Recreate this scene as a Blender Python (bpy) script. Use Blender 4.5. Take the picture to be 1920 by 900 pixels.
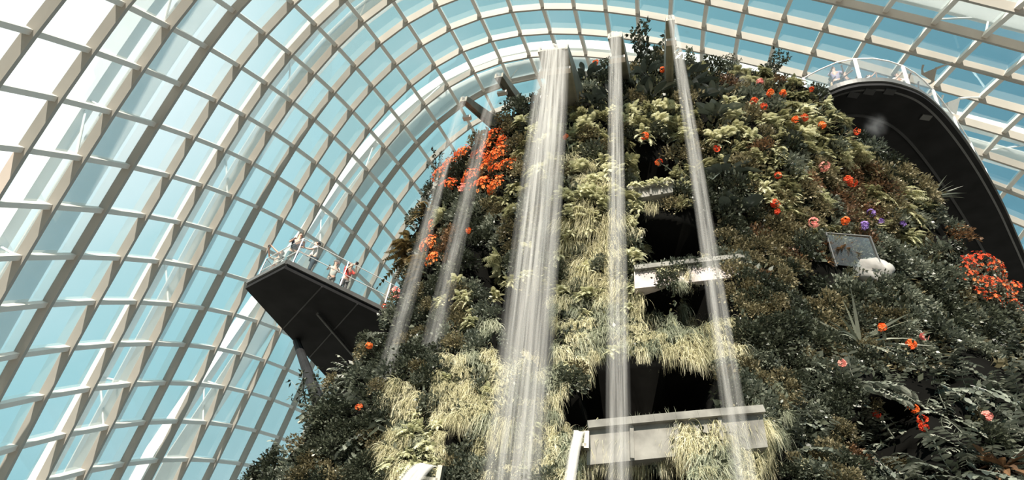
import bpy, bmesh, math, random
import numpy as np
from mathutils import Vector, Matrix, noise
from mathutils.bvhtree import BVHTree
random.seed(7); RNG = np.random.default_rng(7)
S = bpy.context.scene
for o in list(bpy.data.objects): bpy.data.objects.remove(o)
COL = S.collection

# ---------------------------------------------------------------- camera, sky, sun, exposure
F = 1100.0                                     # focal length in pixels of the 1920 x 900 frame
EYE = Vector((0, 0, 1.6))
RW = Matrix(((0.99002551, 0.14088825, 0.0), (-0.09047336, 0.63575877, 0.76656725), (0.10800031, -0.75892113, 0.64216403)))
cd = bpy.data.cameras.new('camera'); cam = bpy.data.objects.new('camera', cd); COL.objects.link(cam)
cd.sensor_width = 36.0; cd.lens = F / 1920 * 36.0; cd.clip_end = 500
cam.matrix_world = Matrix.Translation(EYE) @ Matrix((
    (RW[0][0], -RW[0][1], -RW[0][2]), (RW[1][0], -RW[1][1], -RW[1][2]), (RW[2][0], -RW[2][1], -RW[2][2]))).to_4x4()
S.camera = cam
S.view_settings.view_transform = 'Standard'; S.view_settings.look = 'None'
S.view_settings.gamma = 1; S.view_settings.use_curve_mapping = False
S.view_settings.exposure = 0.65
S.cycles.transparent_max_bounces = 24; S.cycles.max_bounces = 6; S.cycles.diffuse_bounces = 3; S.cycles.volume_bounces = 0

def ray(x, y):
    return (RW @ Vector(((x - 960) / F, (y - 450) / F, 1.0))).normalized()
def proj(p):
    c = RW.transposed() @ (Vector(p) - EYE)
    if c.z < .5: return (-9e3, -9e3, c.z)
    return (960 + F * c.x / c.z, 450 + F * c.y / c.z, c.z)
def at_z(x, y, z):
    r = ray(x, y); return EYE + r * ((z - EYE.z) / r.z)
def at_h(x, y, h):                              # the point of that line of sight at horizontal distance h
    r = ray(x, y); return EYE + r * (h / math.hypot(r.x, r.y))

SUN_AZ, SUN_EL, SUN_E = math.radians(-163), math.radians(34), 6.6
sl = bpy.data.lights.new('sun', 'SUN'); sl.energy = SUN_E; sl.angle = math.radians(0.6); sl.color = (1.0, .91, .80)
so = bpy.data.objects.new('sun', sl); COL.objects.link(so); so.location = (0, -30, 70)
sd = Vector((math.sin(SUN_AZ) * math.cos(SUN_EL), math.cos(SUN_AZ) * math.cos(SUN_EL), math.sin(SUN_EL)))
so.rotation_euler = sd.to_track_quat('Z', 'Y').to_euler()

W = bpy.data.worlds.new('sky'); S.world = W; W.use_nodes = True
nt = W.node_tree; N = nt.nodes; N.clear(); L = nt.links
def node(nt, typ, **k):
    n = nt.nodes.new(typ)
    for a, v in k.items(): setattr(n, a, v)
    return n
tc = node(nt, 'ShaderNodeTexCoord'); nrm = node(nt, 'ShaderNodeVectorMath', operation='NORMALIZE'); L.new(tc.outputs['Generated'], nrm.inputs[0])
dt = node(nt, 'ShaderNodeVectorMath', operation='DOT_PRODUCT'); L.new(nrm.outputs[0], dt.inputs[0]); dt.inputs[1].default_value = ray(-160, -140)
rp = node(nt, 'ShaderNodeValToRGB'); L.new(dt.outputs['Value'], rp.inputs[0])
el = rp.color_ramp.elements
el[0].position = 0.0; el[0].color = (.135, .31, .40, 1)
el[1].position = 1.0; el[1].color = (1.6, 1.6, 1.57, 1)
for p, c in ((.15, (.15, .335, .42, 1)), (.45, (.20, .42, .49, 1)), (.72, (.28, .52, .565, 1)), (.85, (.385, .61, .63, 1)), (.91, (.53, .71, .71, 1)), (.95, (.84, .92, .90, 1)), (.975, (1.1, 1.12, 1.1, 1))):
    e = el.new(p); e.color = c
nz = node(nt, 'ShaderNodeTexNoise'); nz.inputs['Scale'].default_value = 3.0; nz.inputs['Detail'].default_value = 5
L.new(nrm.outputs[0], nz.inputs['Vector'])
cr = node(nt, 'ShaderNodeValToRGB'); L.new(nz.outputs[0], cr.inputs[0]); cr.color_ramp.elements[0].position = .5; cr.color_ramp.elements[1].position = .8
cr.color_ramp.elements[0].color = (0, 0, 0, 1); cr.color_ramp.elements[1].color = (.55, .55, .55, 1)
mx = node(nt, 'ShaderNodeMixRGB'); L.new(cr.outputs[0], mx.inputs[0]); L.new(rp.outputs[0], mx.inputs[1]); mx.inputs[2].default_value = (.8, .86, .87, 1)
sp = node(nt, 'ShaderNodeSeparateXYZ'); L.new(nrm.outputs[0], sp.inputs[0])
mr = node(nt, 'ShaderNodeMapRange'); L.new(sp.outputs[2], mr.inputs[0]); mr.inputs[1].default_value = -.05; mr.inputs[2].default_value = .05
m2 = node(nt, 'ShaderNodeMixRGB'); L.new(mr.outputs[0], m2.inputs[0]); m2.inputs[1].default_value = (.03, .035, .03, 1); L.new(mx.outputs[0], m2.inputs[2])
bg = node(nt, 'ShaderNodeBackground'); L.new(m2.outputs[0], bg.inputs[0]); bg.inputs[1].default_value = 1.0
wo = node(nt, 'ShaderNodeOutputWorld'); L.new(bg.outputs[0], wo.inputs[0])

# ---------------------------------------------------------------- helpers
def mesh(name, v, f, m=None, smooth=False):
    me = bpy.data.meshes.new(name); me.from_pydata([tuple(p) for p in v], [], f)
    if m: me.materials.append(m)
    if smooth: me.polygons.foreach_set('use_smooth', [True] * len(me.polygons))
    me.update(); return me
def link(name, me, parent=None):
    o = bpy.data.objects.new(name, me); COL.objects.link(o)
    if parent: o.parent = parent
    return o
def tag(o, label=None, cat=None, group=None, kind=None):
    if label: o['label'] = label
    if cat: o['category'] = cat
    if group: o['group'] = group
    if kind: o['kind'] = kind
    return o
def empty(name, loc=(0, 0, 0)):
    o = bpy.data.objects.new(name, None); COL.objects.link(o); o.location = loc; o.empty_display_size = .2; return o
class MB:
    def __init__(s): s.v = []; s.f = []
    def add(s, v, f):
        b = len(s.v); s.v += [tuple(p) for p in v]; s.f += [tuple(b + i for i in q) for q in f]; return s
    def prism(s, poly, z0, z1):                 # vertical prism over an xy polygon
        n = len(poly); v = [(p[0], p[1], z0) for p in poly] + [(p[0], p[1], z1) for p in poly]
        f = [tuple(range(n - 1, -1, -1)), tuple(range(n, 2 * n))] + [(i, (i + 1) % n, n + (i + 1) % n, n + i) for i in range(n)]
        return s.add(v, f)
    def sweep(s, pts, frames, sec, closed_ends=True):  # section (list of (a, b)) along points with (A, B) frames
        n = len(sec); v = []; f = []
        for p, (A, B) in zip(pts, frames):
            for a, b in sec: v.append(Vector(p) + A * a + B * b)
        for k in range(len(pts) - 1):
            for i in range(n): f.append((k * n + i, k * n + (i + 1) % n, (k + 1) * n + (i + 1) % n, (k + 1) * n + i))
        if closed_ends: f += [tuple(range(n - 1, -1, -1)), tuple((len(pts) - 1) * n + i for i in range(n))]
        return s.add(v, f)
    def bar(s, a, b, w, h=None, up=Vector((0, 0, 1))):
        a = Vector(a); b = Vector(b); t = (b - a).normalized(); A = t.cross(up)
        if A.length < 1e-3: A = t.cross(Vector((1, 0, 0)))
        A.normalize(); B = A.cross(t); h = h or w
        return s.sweep([a, b], [(A, B)] * 2, [(-w / 2, -h / 2), (w / 2, -h / 2), (w / 2, h / 2), (-w / 2, h / 2)])
    def tube(s, pts, r, n=8):
        pts = [Vector(p) for p in pts]; fr = []; rs = r if isinstance(r, (list, tuple)) else [r] * len(pts)
        ref = Vector((0.13, .31, .94))
        v = []; f = []
        for k, p in enumerate(pts):
            t = (pts[min(k + 1, len(pts) - 1)] - pts[max(k - 1, 0)]).normalized()
            A = t.cross(ref); A.normalize(); B = t.cross(A)
            for q in range(n): a = 2 * math.pi * q / n; v.append(p + (A * math.cos(a) + B * math.sin(a)) * rs[k])
        for k in range(len(pts) - 1):
            for q in range(n): f.append((k * n + q, k * n + (q + 1) % n, (k + 1) * n + (q + 1) % n, (k + 1) * n + q))
        f += [tuple(range(n - 1, -1, -1)), tuple((len(pts) - 1) * n + q for q in range(n))]
        return s.add(v, f)
    def ball(s, c, r, nu=10, nv=7):
        c = Vector(c); rr = r if isinstance(r, (tuple, list)) else (r, r, r); v = []; f = []
        for i in range(nv + 1):
            th = math.pi * i / nv
            for j in range(nu):
                ph = 2 * math.pi * j / nu
                v.append((c.x + rr[0] * math.sin(th) * math.cos(ph), c.y + rr[1] * math.sin(th) * math.sin(ph), c.z + rr[2] * math.cos(th)))
        for i in range(nv):
            for j in range(nu): f.append((i * nu + j, (i + 1) * nu + j, (i + 1) * nu + (j + 1) % nu, i * nu + (j + 1) % nu))
        return s.add(v, f)
    def build(s, name, m, parent=None, smooth=False, fix=True):
        me = mesh(name, s.v, s.f, m, smooth)
        if fix:
            b = bmesh.new(); b.from_mesh(me); bmesh.ops.recalc_face_normals(b, faces=b.faces); b.to_mesh(me); b.free()
        return link(name, me, parent)

# ---------------------------------------------------------------- materials
def mat(name):
    m = bpy.data.materials.new(name); m.use_nodes = True; m.node_tree.nodes.clear(); return m, m.node_tree
def plain(name, col, rough=.6, metal=0., var=.12, scale=3., bump=0., spec=.5):
    m, t = mat(name)
    b = node(t, 'ShaderNodeBsdfPrincipled'); b.inputs['Roughness'].default_value = rough; b.inputs['Metallic'].default_value = metal; b.inputs['Specular IOR Level'].default_value = spec
    tcx = node(t, 'ShaderNodeTexCoord'); n = node(t, 'ShaderNodeTexNoise'); n.inputs['Scale'].default_value = scale; n.inputs['Detail'].default_value = 5
    t.links.new(tcx.outputs['Object'], n.inputs['Vector'])
    r = node(t, 'ShaderNodeValToRGB'); t.links.new(n.outputs[0], r.inputs[0]); r.color_ramp.elements[0].position = .3; r.color_ramp.elements[1].position = .7
    r.color_ramp.elements[0].color = (*[c * (1 - var) for c in col], 1); r.color_ramp.elements[1].color = (*[min(1, c * (1 + var)) for c in col], 1)
    t.links.new(r.outputs[0], b.inputs['Base Color'])
    if bump:
        bp = node(t, 'ShaderNodeBump'); bp.inputs['Strength'].default_value = bump; t.links.new(n.outputs[0], bp.inputs['Height']); t.links.new(bp.outputs[0], b.inputs['Normal'])
    o = node(t, 'ShaderNodeOutputMaterial'); t.links.new(b.outputs[0], o.inputs[0]); return m
def leafmat(name, cols, trans=.3, rough=.55, gloss=.12):
    m, t = mat(name); lk = t.links
    g = node(t, 'ShaderNodeNewGeometry'); oi = node(t, 'ShaderNodeObjectInfo')
    ad = node(t, 'ShaderNodeMath', operation='MULTIPLY_ADD'); lk.new(g.outputs['Random Per Island'], ad.inputs[0]); ad.inputs[1].default_value = .6
    mu = node(t, 'ShaderNodeMath', operation='MULTIPLY'); lk.new(oi.outputs['Random'], mu.inputs[0]); mu.inputs[1].default_value = .4; lk.new(mu.outputs[0], ad.inputs[2])
    r = node(t, 'ShaderNodeValToRGB'); lk.new(ad.outputs[0], r.inputs[0]); e = r.color_ramp.elements
    e[0].position = .1; e[0].color = (*cols[0], 1); e[1].position = .9; e[1].color = (*cols[-1], 1)
    for k, c in enumerate(cols[1:-1]): q = e.new(.1 + .8 * (k + 1) / (len(cols) - 1)); q.color = (*c, 1)
    d = node(t, 'ShaderNodeBsdfDiffuse'); lk.new(r.outputs[0], d.inputs[0])
    tr = node(t, 'ShaderNodeBsdfTranslucent'); lk.new(r.outputs[0], tr.inputs[0])
    gl = node(t, 'ShaderNodeBsdfGlossy'); gl.inputs['Roughness'].default_value = rough; gl.inputs[0].default_value = (.8, .8, .8, 1)
    a = node(t, 'ShaderNodeMixShader'); a.inputs[0].default_value = trans; lk.new(d.outputs[0], a.inputs[1]); lk.new(tr.outputs[0], a.inputs[2])
    b = node(t, 'ShaderNodeMixShader'); b.inputs[0].default_value = gloss * .35; lk.new(a.outputs[0], b.inputs[1]); lk.new(gl.outputs[0], b.inputs[2])
    o = node(t, 'ShaderNodeOutputMaterial'); lk.new(b.outputs[0], o.inputs[0]); return m
def glassmat(name, tint, refl=.06, haze=0., hazecol=(.9, .9, .9)):
    m, t = mat(name); lk = t.links
    tr = node(t, 'ShaderNodeBsdfTransparent'); tr.inputs[0].default_value = (*tint, 1)
    gl = node(t, 'ShaderNodeBsdfGlossy'); gl.inputs['Roughness'].default_value = .02
    fr = node(t, 'ShaderNodeFresnel'); fr.inputs[0].default_value = 1.4
    sc = node(t, 'ShaderNodeMath', operation='MULTIPLY'); lk.new(fr.outputs[0], sc.inputs[0]); sc.inputs[1].default_value = refl * 12
    a = node(t, 'ShaderNodeMixShader'); lk.new(sc.outputs[0], a.inputs[0]); lk.new(tr.outputs[0], a.inputs[1]); lk.new(gl.outputs[0], a.inputs[2])
    out = a
    if haze:
        df = node(t, 'ShaderNodeBsdfDiffuse'); df.inputs[0].default_value = (*hazecol, 1)
        tl = node(t, 'ShaderNodeBsdfTranslucent'); tl.inputs[0].default_value = (*hazecol, 1)
        q = node(t, 'ShaderNodeMixShader'); q.inputs[0].default_value = .5; lk.new(df.outputs[0], q.inputs[1]); lk.new(tl.outputs[0], q.inputs[2])
        b = node(t, 'ShaderNodeMixShader'); b.inputs[0].default_value = haze; lk.new(a.outputs[0], b.inputs[1]); lk.new(q.outputs[0], b.inputs[2]); out = b
    o = node(t, 'ShaderNodeOutputMaterial'); lk.new(out.outputs[0], o.inputs[0]); return m
def watermat(name, dens, su=9., sv=.35, fade=.45, length=18.):
    m, t = mat(name); lk = t.links
    uv = node(t, 'ShaderNodeUVMap'); mp = node(t, 'ShaderNodeMapping'); lk.new(uv.outputs[0], mp.inputs[0]); mp.inputs['Scale'].default_value = (su, sv, 1)
    n = node(t, 'ShaderNodeTexNoise'); n.inputs['Scale'].default_value = 1.; n.inputs['Detail'].default_value = 4; n.inputs['Roughness'].default_value = .65; lk.new(mp.outputs[0], n.inputs[0])
    r = node(t, 'ShaderNodeValToRGB'); lk.new(n.outputs[0], r.inputs[0]); r.color_ramp.elements[0].position = .38; r.color_ramp.elements[1].position = .72
    r.color_ramp.elements[0].color = (dens * .45,) * 3 + (1,); r.color_ramp.elements[1].color = (min(1, dens * 2.0),) * 3 + (1,)
    # the sheet thins out towards its two edges (u) and frays into spray as it falls (v)
    sx = node(t, 'ShaderNodeSeparateXYZ'); lk.new(uv.outputs[0], sx.inputs[0])
    ab = node(t, 'ShaderNodeMath', operation='ABSOLUTE'); s0 = node(t, 'ShaderNodeMath', operation='SUBTRACT'); lk.new(sx.outputs[0], s0.inputs[0]); s0.inputs[1].default_value = .5; lk.new(s0.outputs[0], ab.inputs[0])
    er = node(t, 'ShaderNodeMapRange'); lk.new(ab.outputs[0], er.inputs[0]); er.inputs[1].default_value = .5; er.inputs[2].default_value = .22; er.inputs[3].default_value = 0; er.inputs[4].default_value = 1
    mm = node(t, 'ShaderNodeMath', operation='MULTIPLY'); lk.new(r.outputs[0], mm.inputs[0]); lk.new(er.outputs[0], mm.inputs[1])
    fd = node(t, 'ShaderNodeMapRange'); lk.new(sx.outputs[1], fd.inputs[0]); fd.inputs[1].default_value = 0; fd.inputs[2].default_value = length; fd.inputs[3].default_value = 1.45; fd.inputs[4].default_value = fade
    mq = node(t, 'ShaderNodeMath', operation='MULTIPLY'); lk.new(mm.outputs[0], mq.inputs[0]); lk.new(fd.outputs[0], mq.inputs[1]); mm = mq
    tr = node(t, 'ShaderNodeBsdfTransparent'); df = node(t, 'ShaderNodeBsdfDiffuse'); df.inputs[0].default_value = (.80, .79, .76, 1)
    tl = node(t, 'ShaderNodeBsdfTranslucent'); tl.inputs[0].default_value = (.8, .79, .76, 1)
    q = node(t, 'ShaderNodeMixShader'); q.inputs[0].default_value = .5; lk.new(df.outputs[0], q.inputs[1]); lk.new(tl.outputs[0], q.inputs[2])
    a = node(t, 'ShaderNodeMixShader'); lk.new(mm.outputs[0], a.inputs[0]); lk.new(tr.outputs[0], a.inputs[1]); lk.new(q.outputs[0], a.inputs[2])
    o = node(t, 'ShaderNodeOutputMaterial'); lk.new(a.outputs[0], o.inputs[0]); return m
def mistmat(name, dens):
    m, t = mat(name); lk = t.links
    tcx = node(t, 'ShaderNodeTexCoord'); ln = node(t, 'ShaderNodeVectorMath', operation='LENGTH'); lk.new(tcx.outputs['Object'], ln.inputs[0])
    n = node(t, 'ShaderNodeTexNoise'); n.inputs['Scale'].default_value = 1.6; n.inputs['Detail'].default_value = 4; lk.new(tcx.outputs['Object'], n.inputs[0])
    mr = node(t, 'ShaderNodeMapRange'); lk.new(ln.outputs['Value'], mr.inputs[0]); mr.interpolation_type = 'SMOOTHERSTEP'; mr.inputs[1].default_value = 1.; mr.inputs[2].default_value = .0; mr.inputs[3].default_value = 0; mr.inputs[4].default_value = 1
    m3 = node(t, 'ShaderNodeMapRange'); lk.new(n.outputs[0], m3.inputs[0]); m3.inputs[1].default_value = .35; m3.inputs[2].default_value = .75
    mu = node(t, 'ShaderNodeMath', operation='MULTIPLY'); lk.new(mr.outputs[0], mu.inputs[0]); lk.new(m3.outputs[0], mu.inputs[1])
    m4 = node(t, 'ShaderNodeMath', operation='MULTIPLY'); lk.new(mu.outputs[0], m4.inputs[0]); m4.inputs[1].default_value = dens
    v = node(t, 'ShaderNodeVolumeScatter'); v.inputs[0].default_value = (.95, .95, .95, 1); lk.new(m4.outputs[0], v.inputs['Density'])
    o = node(t, 'ShaderNodeOutputMaterial'); lk.new(v.outputs[0], o.inputs['Volume']); return m

M_STEEL = plain('steel_paint', (.445, .385, .33), .55, 0, .06, .6)
M_RAIL = plain('rail_lit_tone', (.84, .76, .68), .5, 0, .05, .6)  # paler than the rib paint; light on rail faces put into the colour
M_ARCH = plain('white_arch_paint', (.93, .92, .9), .5, 0, .03, .4)
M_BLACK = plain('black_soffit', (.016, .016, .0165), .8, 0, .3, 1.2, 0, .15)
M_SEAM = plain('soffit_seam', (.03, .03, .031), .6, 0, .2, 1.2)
M_RIM = plain('deck_rim_metal', (.10, .10, .095), .45, .2, .15, 2)
M_FLOOR = plain('deck_boards', (.2, .19, .18), .7, 0, .2, 4)
M_POST = plain('railing_metal', (.72, .71, .68), .35, .3, .05, 3)
M_DARKMETAL = plain('dark_rail_metal', (.10, .10, .10), .4, .5, .1, 3)
M_WHITE = plain('white_metal', (.88, .87, .85), .4, 0, .04, 3)
M_CHUTE = plain('chute_metal', (.20, .19, .15), .45, .3, .3, 2)
M_ROCK = plain('shade_dark_soil', (.005, .005, .0045), .9, 0, .5, .8, .4, 0.)  # soil set near black, so the shade of openings sits in the colour
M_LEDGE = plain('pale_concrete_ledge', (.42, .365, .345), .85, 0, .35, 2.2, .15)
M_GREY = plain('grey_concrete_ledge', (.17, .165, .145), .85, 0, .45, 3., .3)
M_GROUND = plain('stone_paving', (.24, .225, .20), .9, 0, .3, .3)
M_BOULDER = plain('pale_boulder', (.30, .29, .27), .85, 0, .3, 3, .4)
M_GLASS = glassmat('dome_glass', (.91, .955, .96), .035)
M_RGLASS = glassmat('railing_glass', (.90, .93, .93), .03, .025)
M_CGLASS = glassmat('skywalk_glass', (.90, .92, .92), .03, .05, (.85, .86, .86))
M_SHADE = glassmat('sunshade_fabric', (.95, .96, .96), .0, .72, (.93, .92, .9))
M_SHADOWGAP = plain('opening_shadow_lining', (.006, .006, .006), .9, 0, .2, 1)

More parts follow.
